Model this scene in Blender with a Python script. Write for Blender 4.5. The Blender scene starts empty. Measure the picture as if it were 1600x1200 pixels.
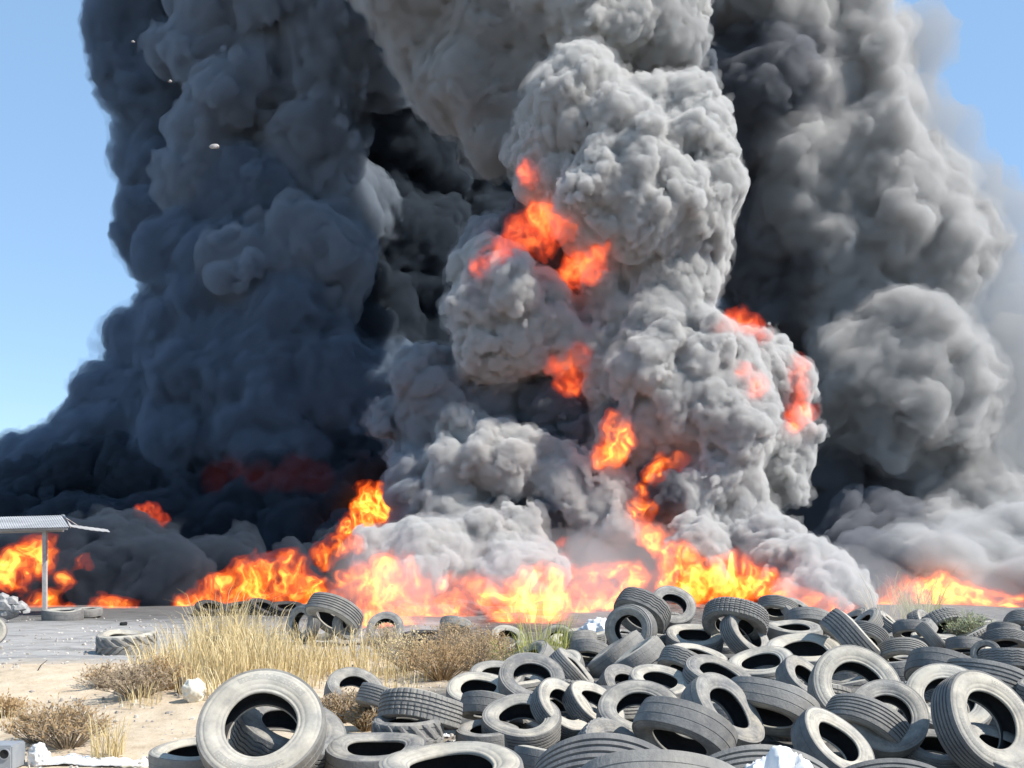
import bpy, math, random, time
import numpy as np
F=1600.0; HC=1.9; HOR=860.0
def P(px,py,Y): return ((px-800)/F*Y, Y, HC+(HOR-py)/F*Y)

# ---------- numpy noise
_rs=np.random.RandomState(7)
NT=64
_feat=_rs.rand(NT,NT,NT,3).astype(np.float32)
_val=_rs.rand(NT,NT,NT).astype(np.float32)
def worley(p):
    """1-F1^2 hemispherical puffs; p (N,3)"""
    ip=np.floor(p).astype(np.int32); fp=(p-ip).astype(np.float32)
    best=np.full(len(p),9.0,np.float32)
    for dx in (-1,0,1):
        for dy in (-1,0,1):
            for dz in (-1,0,1):
                f=_feat[(ip[:,0]+dx)%NT,(ip[:,1]+dy)%NT,(ip[:,2]+dz)%NT]
                d=(f[:,0]+dx-fp[:,0])**2+(f[:,1]+dy-fp[:,1])**2+(f[:,2]+dz-fp[:,2])**2
                np.minimum(best,d,out=best)
    return np.sqrt(np.maximum(0,1.0-np.minimum(best,1.0)))   # 0..1 domes
def vnoise(p):
    ip=np.floor(p).astype(np.int32); f=(p-ip).astype(np.float32); f=f*f*(3-2*f)
    out=0
    for dx in (0,1):
        wx=f[:,0] if dx else 1-f[:,0]
        for dy in (0,1):
            wy=f[:,1] if dy else 1-f[:,1]
            for dz in (0,1):
                wz=f[:,2] if dz else 1-f[:,2]
                out=out+wx*wy*wz*_val[(ip[:,0]+dx)%NT,(ip[:,1]+dy)%NT,(ip[:,2]+dz)%NT]
    return out*2-1

def surface_nets(D,org,h):
    """D<0 inside. returns verts, quads"""
    S=D<0
    nx,ny,nz=D.shape
    c=(nx-1,ny-1,nz-1)
    acc=np.zeros(c+(3,),np.float32); cnt=np.zeros(c,np.float32)
    def sl(a,o,n): return slice(o,o+n)
    for ax in range(3):
        a0=[slice(None)]*3;a1=[slice(None)]*3
        a0[ax]=slice(0,-1);a1[ax]=slice(1,None)
        cr=S[tuple(a0)]!=S[tuple(a1)]
        d0=D[tuple(a0)];d1=D[tuple(a1)]
        den=np.where(cr,d0-d1,1); t=np.where(cr,d0/den,0)
        o=[i for i in range(3) if i!=ax]
        for u in (0,1):
            for v in (0,1):
                s=[None]*3
                s[ax]=slice(None); s[o[0]]=slice(u,u+c[o[0]]); s[o[1]]=slice(v,v+c[o[1]])
                m=cr[tuple(s)]
                acc[...,ax]+=np.where(m,t[tuple(s)],0)
                acc[...,o[0]]+=m*float(u); acc[...,o[1]]+=m*float(v)
                cnt+=m
    act=cnt>0
    idx=np.full(c,-1,np.int64); n=int(act.sum()); idx[act]=np.arange(n)
    ii=np.argwhere(act).astype(np.float32)
    V=(ii+acc[act]/cnt[act][:,None])*h+np.array(org,np.float32)
    Q=[]
    for ax in range(3):
        a0=[slice(None)]*3;a1=[slice(None)]*3
        a0[ax]=slice(0,-1);a1[ax]=slice(1,None)
        o=[i for i in range(3) if i!=ax]
        a0[o[0]]=a1[o[0]]=slice(1,-1); a0[o[1]]=a1[o[1]]=slice(1,-1)
        s0=S[tuple(a0)];s1=S[tuple(a1)]
        cr=s0!=s1
        loc=np.argwhere(cr); flip=s0[cr]
        loc[:,o[0]]+=1;loc[:,o[1]]+=1
        def g(u,v):
            q=loc.copy(); q[:,o[0]]+=u; q[:,o[1]]+=v
            return idx[q[:,0],q[:,1],q[:,2]]
        q=np.stack([g(-1,-1),g(0,-1),g(0,0),g(-1,0)],1)
        fl=flip if ax!=1 else ~flip
        q[~fl]=q[~fl][:,::-1]
        Q.append(q)
    return V,np.concatenate(Q)

def np_mesh(name,V,Q,smooth=True):
    me=bpy.data.meshes.new(name)
    me.vertices.add(len(V)); me.vertices.foreach_set('co',np.ascontiguousarray(V,np.float32).ravel())
    k=Q.shape[1]
    me.loops.add(len(Q)*k); me.loops.foreach_set('vertex_index',Q.astype(np.int32).ravel())
    me.polygons.add(len(Q)); me.polygons.foreach_set('loop_start',np.arange(0,len(Q)*k,k,dtype=np.int32))
    me.polygons.foreach_set('use_smooth',np.full(len(Q),smooth))
    me.update(calc_edges=True); me.validate()
    return me

def billow_mesh(name,blobs,h,octs,k=2.5,children=12,cr=(.3,.5),seed=1,warp=0.5,grow=0.0,fb=.6,fz=(),mean=.62,ws=1.0,zmin=-3,frame=(-60,1660,-60)):
    """blobs: (x,y,z,r) world. octs: (cell,amp)"""
    rnd=np.random.RandomState(seed)
    B=[]
    for (x,y,z,r) in blobs:
        B.append((x,y,z,r))
        for i in range(children):
            v=rnd.normal(size=3); v/=np.linalg.norm(v)
            rr=r*rnd.uniform(*cr); dd=r*rnd.uniform(.75,.98)
            B.append((x+v[0]*dd,y+v[1]*dd,z+v[2]*dd,rr))
    B=np.array(B,np.float32); tot=sum(a for c,a in octs)+fb*.5
    lo=(B[:,:3]-B[:,3:4]).min(0)-1.2; hi=(B[:,:3]+B[:,3:4]).max(0)+1.2
    lo[2]=max(lo[2],zmin)
    h3=h*3
    n=np.ceil((hi-lo)/h3).astype(int)+1
    acc=np.zeros(n,np.float32)
    ax=[lo[i]+h3*np.arange(n[i],dtype=np.float32) for i in range(3)]
    for (x,y,z,r) in B:
        R=r+tot+.5
        i0=[max(0,int((c-R-lo[i])/h3)) for i,c in enumerate((x,y,z))]
        i1=[min(n[i],int((c+R-lo[i])/h3)+2) for i,c in enumerate((x,y,z))]
        if any(b<=a for a,b in zip(i0,i1)): continue
        X=ax[0][i0[0]:i1[0]][:,None,None]-x; Y=ax[1][i0[1]:i1[1]][None,:,None]-y; Z=ax[2][i0[2]:i1[2]][None,None,:]-z
        d=np.sqrt(X*X+Y*Y+Z*Z)-r
        acc[i0[0]:i1[0],i0[1]:i1[1],i0[2]:i1[2]]+=np.exp(-k*d)
    D=-np.log(acc+1e-6)/k; del acc
    for i in range(3):          # linear refinement of the smooth field to the fine grid
        D=np.moveaxis(D,i,0); m=D.shape[0]; U=np.empty(((m-1)*3+1,)+D.shape[1:],np.float32)
        U[::3]=D; U[1::3]=D[:-1]*np.float32(2/3)+D[1:]*np.float32(1/3); U[2::3]=D[:-1]*np.float32(1/3)+D[1:]*np.float32(2/3)
        D=np.ascontiguousarray(np.moveaxis(U,0,i))
    sm=sum(a for c,a in octs); band=(D>-.66*sm-.25)&(D<.36*sm+fb*.4)
    I=np.argwhere(band)
    p=I.astype(np.float32)*h+lo.astype(np.float32)
    base=0
    if fb:
        base=fb*(vnoise(p*.33/ws+5.1)*.6+vnoise(p*.8/ws+1.7)*.4)
    if warp:
        w=np.stack([vnoise(p*.28/ws+i*17.3) for i in range(3)],1)*warp*1.3
        w+=np.stack([vnoise(p*.75/ws+i*5.3) for i in range(3)],1)*warp*.5
        fine=p+w*.55
        p=p+w
    else: fine=p
    disp=np.zeros(len(p),np.float32)
    m=1.0
    for i,(c,a) in enumerate(octs):
        wv=worley((p if i<2 else fine)/c+i*11.7)
        disp+=a*wv*m
        m=.35+.75*wv
    for f_,a_ in fz: disp+=a_*vnoise(fine*f_+3.3)
    D[band]-=disp-mean*sum(a for c,a in octs)-base
    D-=grow
    for i in range(3):
        s=[slice(None)]*3
        for e in (0,-1):
            s[i]=e; D[tuple(s)]=np.maximum(D[tuple(s)],.05)
    V,Q=surface_nets(D,lo,h)
    return np_mesh(name,V,Q)

def px_blobs(L,Y0):
    out=[]
    for b in L:
        px,py,r=b[:3]; dy=b[3] if len(b)>3 else 0
        Y=Y0+dy
        x,y,z=P(px,py,Y); out.append((x,y,z,r/F*Y))
    return out
C=bpy.context.scene
cam=bpy.data.objects.new('camera',bpy.data.cameras.new('camera')); C.collection.objects.link(cam)
cam.location=(0,0,HC); cam.rotation_euler=(math.pi/2,0,0)
cam.data.sensor_width=36; cam.data.lens=36; cam.data.shift_y=(HOR-600)/1600; cam.data.clip_end=5000
C.camera=cam
w=bpy.data.worlds.new('World'); C.world=w; w.use_nodes=True
_nt=w.node_tree; sky=_nt.nodes.new('ShaderNodeTexSky'); sky.sky_type='NISHITA'; sky.sun_disc=False; sky.dust_density=.1; sky.air_density=.8; sky.ozone_density=1.2
sv=np.array((.75,-.27,.85)); sv/=np.linalg.norm(sv)
sky.sun_elevation=math.asin(sv[2]); sky.sun_rotation=math.atan2(sv[0],sv[1])
bg=_nt.nodes['Background']; _mx=_nt.nodes.new('ShaderNodeMix'); _mx.data_type='RGBA'; _mx.inputs[0].default_value=.6; _nt.links.new(sky.outputs[0],_mx.inputs[6]); _mx.inputs[7].default_value=(1.4,2.42,3.75,1); _nt.links.new(_mx.outputs[2],bg.inputs[0]); bg.inputs[1].default_value=.15
from mathutils import Vector, Matrix, Euler
sun=bpy.data.objects.new('sun',bpy.data.lights.new('sun','SUN')); C.collection.objects.link(sun)
sun.data.energy=4.5; sun.data.angle=math.radians(.5); sun.data.color=(1,.95,.88)
sun.rotation_euler=Vector(-sv).to_track_quat('-Z','Y').to_euler()
C.view_settings.view_transform='Standard'; C.view_settings.look='None'; C.view_settings.exposure=.72
C.cycles.volume_bounces=5; C.cycles.transparent_max_bounces=80; C.cycles.max_bounces=12; C.cycles.diffuse_bounces=4
C.cycles.use_denoising=True
# ---------------------------------------------------------------- smoke and fire
def mat(name):
    m=bpy.data.materials.new(name); m.use_nodes=True
    return m,m.node_tree.nodes,m.node_tree.links
def smoke_mat(name,col,dens,aniso=0.0):
    m,n,l=mat(name); n.remove(n['Principled BSDF'])
    v=n.new('ShaderNodeVolumePrincipled'); v.inputs['Color'].default_value=(*col,1)
    v.inputs['Density'].default_value=dens; v.inputs['Anisotropy'].default_value=aniso
    l.new(v.outputs[0],n['Material Output'].inputs['Volume']); return m
def flame_mat(name,col,strength,soot=0.0):
    m,n,l=mat(name); n.remove(n['Principled BSDF'])
    e=n.new('ShaderNodeEmission'); e.inputs[0].default_value=(*col,1); e.inputs[1].default_value=strength
    if soot:
        a=n.new('ShaderNodeVolumeAbsorption'); a.inputs[0].default_value=(0,0,0,1); a.inputs[1].default_value=soot
        s=n.new('ShaderNodeAddShader'); l.new(e.outputs[0],s.inputs[0]); l.new(a.outputs[0],s.inputs[1])
        l.new(s.outputs[0],n['Material Output'].inputs['Volume'])
    else: l.new(e.outputs[0],n['Material Output'].inputs['Volume'])
    return m
def tag(o,label=None,cat=None,group=None,kind=None):
    if label: o['label']=label
    if cat: o['category']=cat
    if group: o['group']=group
    if kind: o['kind']=kind
    return o
def link(name,me,m=None,parent=None):
    o=bpy.data.objects.new(name,me); C.collection.objects.link(o)
    if m is not None: me.materials.append(m)
    if parent is not None: o.parent=parent
    return o
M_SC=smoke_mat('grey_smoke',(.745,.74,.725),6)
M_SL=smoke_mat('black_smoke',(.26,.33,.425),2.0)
M_SM=smoke_mat('dull_shade_smoke',(.27,.295,.33),5)  # darker copy of the column smoke, its colour holding the shade of hollows
M_SI=smoke_mat('mid_smoke',(.50,.525,.56),5)
M_SB=smoke_mat('soot_shade_smoke',(.095,.12,.155),2.0)  # darker copy of the left cloud smoke: soot plus shade put into colour
M_SR=smoke_mat('drifting_smoke',(.69,.685,.675),1.8)
M_SD=smoke_mat('dark_drifting_smoke',(.34,.35,.38),1.6)
M_SU=smoke_mat('blue_grey_smoke',(.38,.435,.505),1.8)
M_SH=smoke_mat('upper_grey_smoke',(.60,.60,.595),3.5)
M_ST=smoke_mat('thin_smoke',(.56,.555,.55),.36)
M_SV=smoke_mat('pale_steam',(.97,.95,.94),.12)

CENTRAL=[(700,20,100,3),(740,110,90,3),(800,190,65,3),(690,-80,120,3),(930,0,95,1),(890,70,80,2),(1010,30,65,1),(960,-90,120,1),(1045,60,40,1),
(900,195,75),(950,150,42),(1040,225,78),(980,285,95,-1),(1075,310,55),(1060,385,52),(895,265,65),(860,240,42,1),
(790,485,62),(765,540,42),(830,525,52),(770,440,38,1),(765,390,40,2.5),(840,400,60,4),(1040,112,46,4),(900,420,60,4.5),
(980,430,46),(1040,440,52),(1030,525,76),(1000,585,76),(930,545,36,1),(900,480,55,3.5),(900,600,60,4),(950,400,55,3.5),
(1080,610,85,-1),(1020,650,64,-.5),(1120,665,70,-1),(1120,740,60,-1),(1060,725,42,-.5),
(1080,790,60,-1),(1140,830,50,-1),(1190,865,44,-2),(1240,895,38,-2),(1110,875,40,-1),(1285,925,30,-2),(1040,780,40,1),
(1150,548,34,1.5),(1195,572,38,1.5),(1218,620,34,1.5),(1222,690,34,1.5),(1225,740,34,1.5),(1200,722,34,1.5),
(690,640,70,2),(760,640,85,3),(640,670,40,2),(820,620,64,3.5),(690,720,60,1.5),(860,700,64,4),(920,670,54,4),
(740,710,44,-.5),(705,722,30,-.5),(800,730,36,-.5),
(700,790,44,0),(660,775,32,0),(760,860,38,-1),(700,870,38,-1),(650,885,38,-1),(608,880,27,-1),(800,850,34,-1),(725,830,34,-1),
(900,775,36,-1),(960,785,34,-1),(930,835,44,-1),(1000,830,28,0),(880,745,22,-1),(820,790,55,3),(860,860,55,3.5),(800,905,26,0),(835,905,24,0),(960,880,50,4),(1040,900,50,4),(1150,930,50,4)]
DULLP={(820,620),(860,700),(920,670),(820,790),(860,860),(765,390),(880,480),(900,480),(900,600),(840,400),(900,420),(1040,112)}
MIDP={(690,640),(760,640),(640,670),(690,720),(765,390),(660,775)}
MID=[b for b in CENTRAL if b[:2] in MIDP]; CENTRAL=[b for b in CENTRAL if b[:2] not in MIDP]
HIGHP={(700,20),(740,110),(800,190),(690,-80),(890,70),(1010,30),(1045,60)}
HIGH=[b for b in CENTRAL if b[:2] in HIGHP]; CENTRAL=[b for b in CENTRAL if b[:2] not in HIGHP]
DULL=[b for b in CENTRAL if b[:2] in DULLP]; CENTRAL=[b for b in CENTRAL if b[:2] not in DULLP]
DULL+=[(1050,765,32,-2.0),(985,652,24,-1.0),(860,640,40,1),(850,830,34,-1.3),(905,700,40,.8),(840,392,50,2),(902,425,42,2.2),(890,582,36,1.5),(960,690,34,.6),(800,780,30,0)]  # added dark blobs colour shade into the folds
LEFT=[(200,10,52,4),(232,90,52,4),(250,170,52,4),(240,250,42,4),(270,330,45,4),(232,380,22,4),
(350,60,80),(450,20,100),(400,150,90),(330,215,50),(520,80,100),(600,40,90,2),(480,220,80),(560,200,90,2),(640,150,90,4),(670,260,90,5),
(335,310,60),(400,330,70,-1),(340,400,70,-1),(305,440,46,-1),(420,440,80,-2),(520,320,80),(500,420,80,-2),(580,360,80,2),(650,400,90,4),(560,500,100),(680,520,100,4),
(320,520,70,-1),(255,520,42),(215,545,30,1),(262,600,50,-1),(185,605,33),(165,640,30),(360,600,80,-2),(450,560,80,-3),(205,670,46,-1),(135,705,38,-1),(80,725,38,-1),(42,725,30),(10,750,32),(300,690,70,-3),(420,670,70,-4),(520,640,80,-3),(600,640,70),
(60,785,50,-2),(150,775,54,-2),(240,740,52,-3),(330,785,50,-4),(420,795,50,-6),(500,790,46,-6),(560,740,52,-3),(380,850,44,-4),(300,850,54,-4),(220,865,54,-4),(120,860,54,-3),(40,850,50,-2),(-40,850,60,-2),(-40,760,50),(450,850,34,-5),
(180,915,50,-3),(260,920,44,-3),(90,920,44,-2),(20,920,44,-1),(340,900,36,-3),(540,900,54,0),(600,860,54,0),(450,925,34,0),(650,800,80,2),(660,720,80,3),(640,920,60,0),(740,900,70,2),(560,960,30,2),(750,250,80,6),(770,350,80,6),(770,450,80,6),(740,560,80,6)]
LUPP={(350,60),(450,20),(400,150),(330,215),(520,80),(480,220),(520,320),(420,440),(335,310),(500,420)}
LUP=[b for b in LEFT if b[:2] in LUPP]; LEFT=[b for b in LEFT if b[:2] not in LUPP]
GAP=[b for b in LEFT if b[0]>=555 and 100<b[1]<600]; LEFT=[b for b in LEFT if b not in GAP]  # sunlit blobs recoloured near black so the gap looks in shade
LOW=[b for b in LEFT if b[1]>=735 and b[1]!=732]; LEFT=[b for b in LEFT if b[1]<735]  # low sunlit blobs split off; their soot black also stands in for shade
RIGHT=[(1150,20,82,2),(1230,20,82,1),(1310,50,70,1),(1370,60,36,1),(1130,140,82,2),(1220,140,90),(1300,160,80),(1352,150,40,1),(1160,250,82,2),(1260,260,90,1),(1340,260,70),(1410,280,44),(1455,310,36),(1180,360,92,3),(1300,360,92,1),(1400,360,70,-1),(1465,375,50,-1),(1505,375,30),(1240,450,92,3),(1350,450,80,1),(1430,440,52),
(1390,550,52,-3),(1440,580,62,-3),(1480,620,48,-3),(1340,590,52,-2),(1420,650,52,-3),(1510,640,30,-2),(1340,560,34,-3),(1300,640,34,-1),
(1280,560,82,4),(1300,680,82,3),(1380,720,82,2),(1280,780,82,2),(1450,740,60),(1490,760,42,-2),(1530,805,42,-2),(1570,855,42,-3),(1500,850,42,-2),(1430,830,62),(1350,850,72),(1590,900,44,-3),(1540,900,40,-4),(1450,910,54,-3),(1360,920,54,-1),(1640,840,60),(1640,930,50,-2)]
RDK=[b for b in RIGHT if (b[0]<1245 and b[1]>100) or b[:2] in {(1280,560),(1300,680),(1280,780),(1360,920),(1350,850),(1430,830),(1380,720)}]; RIGHT=[b for b in RIGHT if b not in RDK]
RIGHT=[b for b in RIGHT if b[:2] not in {(1480,620),(1440,580)}]+[(1470,585,40,-3),(1500,610,36,-3),(1430,600,46,-3),(1400,520,34,-3),(1450,540,36,-3),(1480,660,34,-3)]
def autoY(L,Y0,Yb=33.0,top=830):
    return [(b[0],b[1],b[2],(b[3] if len(b)>3 else 0)-max(0,(b[1]-top)/(955.0-top))*(Y0-Yb)) for b in L]
def plume(name,L,Y0,m,label,h,octs,k,seed,children=12,cr=(.3,.5),warp=.5,fb=.6,fz=((2.6,.12),(5.2,.07),(10.,.035)),fringe=None,kind='stuff',cat='smoke'):
    t=time.time()
    me=billow_mesh(name,px_blobs(autoY(L,Y0),Y0),h,octs,k=k,seed=seed,children=children,cr=cr,warp=warp,fb=fb,fz=fz)
    o=link(name,me,m); tag(o,label,cat,None,kind)
    if fringe:
        g=billow_mesh('wispy_edge',px_blobs(autoY(L,Y0),Y0),fringe[0],octs[:3],k=k,seed=seed,children=children,cr=cr,warp=warp,fb=fb,fz=((1.7,.30),(3.4,.22),(6.8,.12)),grow=fringe[1])
        link('wispy_edge',g,smoke_mat('wispy_'+m.name,m.node_tree.nodes['Principled Volume'].inputs['Color'].default_value[:3],fringe[2]),o)
    print(name,len(me.vertices),round(time.time()-t,1)); return o
cs=plume('smoke_column',CENTRAL,42,M_SC,'bright grey cauliflower smoke column boiling up from the fire in the centre',.062,[(2.2,.65),(1.0,.58),(.48,.36),(.24,.17)],6,3,12,fringe=(.1,.15,.5))
dl=plume('smoke_billow',DULL,42,M_SM,'duller dark grey smoke with painted shade in the hollows and lower left of the column',.075,[(2.2,.65),(1.0,.55),(.48,.32),(.24,.15)],6,4,12)
ms=plume('smoke_billow',MID,42,M_SI,'blue grey smoke billow bulging at the left foot of the bright column',.075,[(2.2,.65),(1.0,.55),(.48,.34),(.24,.16)],6,14,12,fringe=(.1,.15,.5))
hs=plume('smoke_column',HIGH,42,M_SH,'softer grey smoke lobe hanging at the top above the bright column',.09,[(2.3,.7),(1.05,.5),(.5,.3),(.26,.12)],5,8,12,fringe=(.12,.2,.55))
us=plume('smoke_plume',LUP,56,M_SU,'lighter blue grey lobes of the smoke cloud at upper left',.125,[(3.0,1.1),(1.5,.75),(.75,.4),(.4,.18)],3.5,15,12,warp=.9,fz=((1.5,.22),(3.0,.12),(6.,.06)))
ds=plume('smoke_plume',RDK,58,M_SD,'dark grey smoke right behind the bright column on its right',.14,[(3.2,1.1),(1.6,.7),(.8,.36)],3.5,16,12,warp=.9,fz=((1.5,.22),(3.0,.12),(6.,.06)))
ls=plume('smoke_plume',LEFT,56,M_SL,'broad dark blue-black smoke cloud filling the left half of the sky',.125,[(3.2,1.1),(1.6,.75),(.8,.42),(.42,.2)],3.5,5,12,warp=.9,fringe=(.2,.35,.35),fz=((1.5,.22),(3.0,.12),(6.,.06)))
gp=plume('smoke_plume',GAP,57.5,M_SB,'near black shade-coloured smoke in the gap between the left cloud and the bright column',.15,[(3.0,1.0),(1.5,.7),(.75,.4)],3.5,17,12,warp=.9,fz=((1.5,.22),(3.0,.12),(6.,.06)))
lw=plume('smoke_bank',LOW,56,M_SB,'black sooty shade-coloured smoke bank rolling along the ground behind the left flames',.12,[(2.4,.9),(1.15,.7),(.55,.4),(.3,.2)],4,6,14,warp=.9,fb=1.0,fz=((1.5,.22),(3.0,.12),(6.,.06)))
rs_=plume('smoke_plume',RIGHT,58,M_SR,'soft mid grey smoke cloud drifting behind the column on the right',.135,[(3.2,1.2),(1.6,.85),(.8,.48),(.42,.2)],3.5,9,12,warp=1.0,fb=1.0,fringe=(.2,.45,.30),fz=((1.5,.22),(3.0,.12),(6.,.06)))
TOPS=[(700,-260,200,3),(900,-300,220,0),(1000,-500,240,0),(760,-520,240,0),(880,-750,260,0),(1050,-800,250,0),(700,-850,260,0)]
tp=plume('smoke_column',TOPS,42,M_SC,'grey smoke billowing on above the bright central column',.4,[(3.2,.8),(1.5,.5)],3,11,10)
TOPL=[(300,-150,130,2),(500,-180,170,2),(400,-400,200,2),(620,-420,200,2)]
plume('smoke_plume',TOPL,56,M_SL,'dark smoke rising on above the left cloud',.5,[(3.2,.8)],3,12,8)
TOPR=[(1200,-140,130,2),(1320,-120,90,2),(1250,-350,180,2)]
plume('smoke_plume',TOPR,58,M_SR,'grey smoke rising on above the right cloud',.5,[(3.2,.8)],3,13,8)
THIN=[(1560,560,60,-2),(1580,690,60,-2),(1545,640,50,-3),(1600,780,60,-2),(1500,700,50,-3),(1540,500,40,0),(1530,560,60),(1570,640,60),(1590,740,60),(1480,500,50),(1560,490,30),(1420,70,40),(1405,170,36),(1440,230,36),(1500,300,36),(1530,350,36),(1610,830,60),(1540,420,40)]
plume('thin_smoke',THIN,60,M_ST,'thin see-through smoke veil along the right edge of the sky',.22,[(3.0,1.2),(1.4,.8),(.7,.4)],2.5,21,16,fb=1.6,warp=1.4)

# ---- depth lookup on the visible smoke
from mathutils.bvhtree import BVHTree
from mathutils import Vector
def bvh(o):
    n=len(o.data.vertices); co=np.empty(n*3,np.float32); o.data.vertices.foreach_get('co',co)
    f=len(o.data.polygons); q=np.empty(f*4,np.int32); o.data.loops.foreach_get('vertex_index',q)
    return BVHTree.FromPolygons([tuple(v) for v in co.reshape(-1,3).tolist()],q.reshape(-1,4).tolist())
TREES=[bvh(cs),bvh(ls),bvh(rs_),bvh(lw),bvh(dl),bvh(hs),bvh(us),bvh(ds),bvh(ms),bvh(gp)]
def depth_at(px,py,default=40):
    d=Vector(P(px,py,1.0))-Vector((0,0,HC)); d.normalize(); best=None
    for t in TREES:
        h=t.ray_cast(Vector((0,0,HC)),d)
        if h[0] is not None and (best is None or h[0].y<best): best=h[0].y
    return best or default

M_F1=flame_mat('flame_red',(1,.085,.012),.27,.3)
M_F2=flame_mat('flame_orange',(1,.18,.016),1.15)
M_F3=flame_mat('flame_yellow',(1,.40,.055),3.5)
M_D1=flame_mat('ember_red',(1,.085,.03),.24,.2)
M_D2=flame_mat('ember_orange',(1,.12,.028),.5)
M_D3=flame_mat('ember_bright',(1,.25,.045),1.1)
M_FD=flame_mat('flame_dull',(1,.14,.10),.006,.05)
def fire(L,label,seed,front=.4,h=.05,hot=2):
    """L: (px,py,r[,dy]) blobs along the flames, set at the face of the smoke there"""
    W=[]; near=float(np.percentile([depth_at(b[0],b[1]) for b in L],30))
    for b in L:
        Y=(.35*near+.65*min(depth_at(b[0],b[1]),near+2.5) if hot==1 else depth_at(b[0],b[1]))-front-b[2]/F*35*.4
        if len(b)>3: Y+=b[3]
        x,y,z=P(b[0],b[1],Y); W.append((x,y,z,b[2]/F*Y))
    a,b,c=flame_cores(W,h,seed,hot)
    m=((M_FD,)*3,(M_D1,M_D2,M_D3),(M_F1,M_F2,M_F3))[hot]
    o=link('flames',a,m[0]); tag(o,label,'fire',None,'stuff')
    if hot: link('flame_body',b,m[1],o); link('flame_core',c,m[2],o)
    return o
def flame_cores(W,h,seed,hot):
    B=np.array(W,np.float32)
    lo=(B[:,:3]-B[:,3:4]).min(0)-.6; hi=(B[:,:3]+B[:,3:4]).max(0)+.6
    n=np.ceil((hi-lo)/h).astype(int)+1
    acc=np.zeros(n,np.float32); ax=[lo[i]+h*np.arange(n[i],dtype=np.float32) for i in range(3)]
    for (x,y,z,r) in B:
        R=r+1.0
        i0=[max(0,int((c-R-lo[i])/h)) for i,c in enumerate((x,y,z))]
        i1=[min(n[i],int((c+R-lo[i])/h)+2) for i,c in enumerate((x,y,z))]
        X=ax[0][i0[0]:i1[0]][:,None,None]-x; Y=ax[1][i0[1]:i1[1]][None,:,None]-y; Z=ax[2][i0[2]:i1[2]][None,None,:]-z
        acc[i0[0]:i1[0],i0[1]:i1[1],i0[2]:i1[2]]+=np.exp(-5*(np.sqrt(X*X+Y*Y+Z*Z)-r))
    D=-np.log(acc+1e-6)/5
    band=D<.45
    p=np.argwhere(band).astype(np.float32)*h+lo.astype(np.float32)
    w=np.stack([vnoise(p*.9*np.array((1,1,.7),np.float32)+i*17.3+seed) for i in range(3)],1)*.7
    w+=np.stack([vnoise(p*2.3+i*7.3+seed) for i in range(3)],1)*.3
    q=(p+w)*np.array((1,1,.6),np.float32)
    nz=vnoise(q*2.0+3.1)*.6+vnoise(q*4.7)*.36
    n2=vnoise(p*.55+seed*3.7)
    big=D[band]+.22*vnoise(p*1.5+seed*1.3)+.14*vnoise(p*3.7+seed)+.05*vnoise(p*8+seed)
    outm=[]
    for (thr,inset,bias) in ((.46,-.10,.6),(.21,-.02,.22),(.075,.08,.05)):
        G=np.full(D.shape,.5,np.float32)
        sheet=(np.abs(nz)-thr-.12*n2*thr/.2)*.35
        G[band]=np.maximum(sheet,big+inset+.35*np.maximum(0,-n2-bias))
        for i in range(3):
            s=[slice(None)]*3
            for e in (0,-1):
                s[i]=e; G[tuple(s)]=np.maximum(G[tuple(s)],.05)
        V,Q=surface_nets(G,lo,h); outm.append(np_mesh('flame_sheet',V,Q))
    return outm
fire([(40,880,30),(15,895,26),(72,868,15),(55,862,15)],'orange fireball under the canopy roof at the left edge',31,front=1.0)
fire([(80,940,14),(52,942,10),(110,945,10),(155,946,14),(185,952,9),(205,952,6),(140,877,5),(100,905,5)],'low orange flames along the ground around the canopy post',32,front=1.0)
fire([(295, 939, 18.3), (320, 935, 22.0), (350, 922, 26.8), (385, 905, 29.3), (420, 889, 24.4), (460, 882, 22.0), (500, 869, 19.5), (530, 855, 15.9), (350, 942, 19.5), (400, 927, 22.0), (440, 907, 17.1)],'long bright orange line of fire climbing right behind the dry grass',33)
fire([(555, 842, 17.5), (572, 819, 25.0), (580, 797, 30.0), (590, 782, 20.0), (570, 772, 11.2), (545, 827, 15.0), (600, 807, 15.0)],'tall orange flame tongue at the foot of the black cloud',34)
fire([(470,935,16),(440,945,14),(500,920,14),(540,905,14),(480,905,10)],'small red flames behind the stacked tyres in the grass',35)
fire([(575,920,28),(600,898,26),(640,910,26),(560,945,26),(610,940,24),(545,925,14),(600,878,16),(645,888,16),(670,925,18),(585,960,32),(625,963,32),(660,965,30),(555,955,22)],'pale orange flames left of the white steam',36,front=7.0)
fire([(700,945,26),(740,955,30),(790,952,32),(830,932,38),(865,940,34),(905,930,30),(940,950,24),(980,950,22),(960,925,32),(985,900,24),(1000,940,26),(930,905,18),(690,915,14),(740,920,18),(765,928,20),(845,908,22),(905,905,18),(720,900,10),(705,968,36),(750,972,36),(800,974,38),(845,972,38),(890,968,36),(935,962,32),(970,960,24)],'widest yellow-orange blaze at the foot of the central smoke column',37,front=8.0)
fire([(885,870,10),(895,885,9),(875,850,6)],'small red flame in the dark hollow above the widest blaze',38,hot=1)
fire([(1000, 790, 11.0), (1008, 815, 14.3), (1025, 845, 22.0), (1050, 875, 26.4), (1075, 900, 26.4), (1095, 915, 19.8), (1015, 745, 14.3), (1035, 728, 13.2), (1062, 722, 9.9), (1002, 765, 8.8), (1040, 905, 19.8)],'tall curved yellow flame rising up a cleft of the smoke column',39)
fire([(1150,893,30),(1120,905,24),(1185,912,26),(1225,930,20),(1150,925,20),(1265,942,16),(1300,952,14),(1330,958,10),(1080,930,20),(1110,935,18),(1160,945,16),(1210,950,14),(1250,955,12)],'orange rolling flames behind the top of the tyre pile',40,front=3.0)
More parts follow.
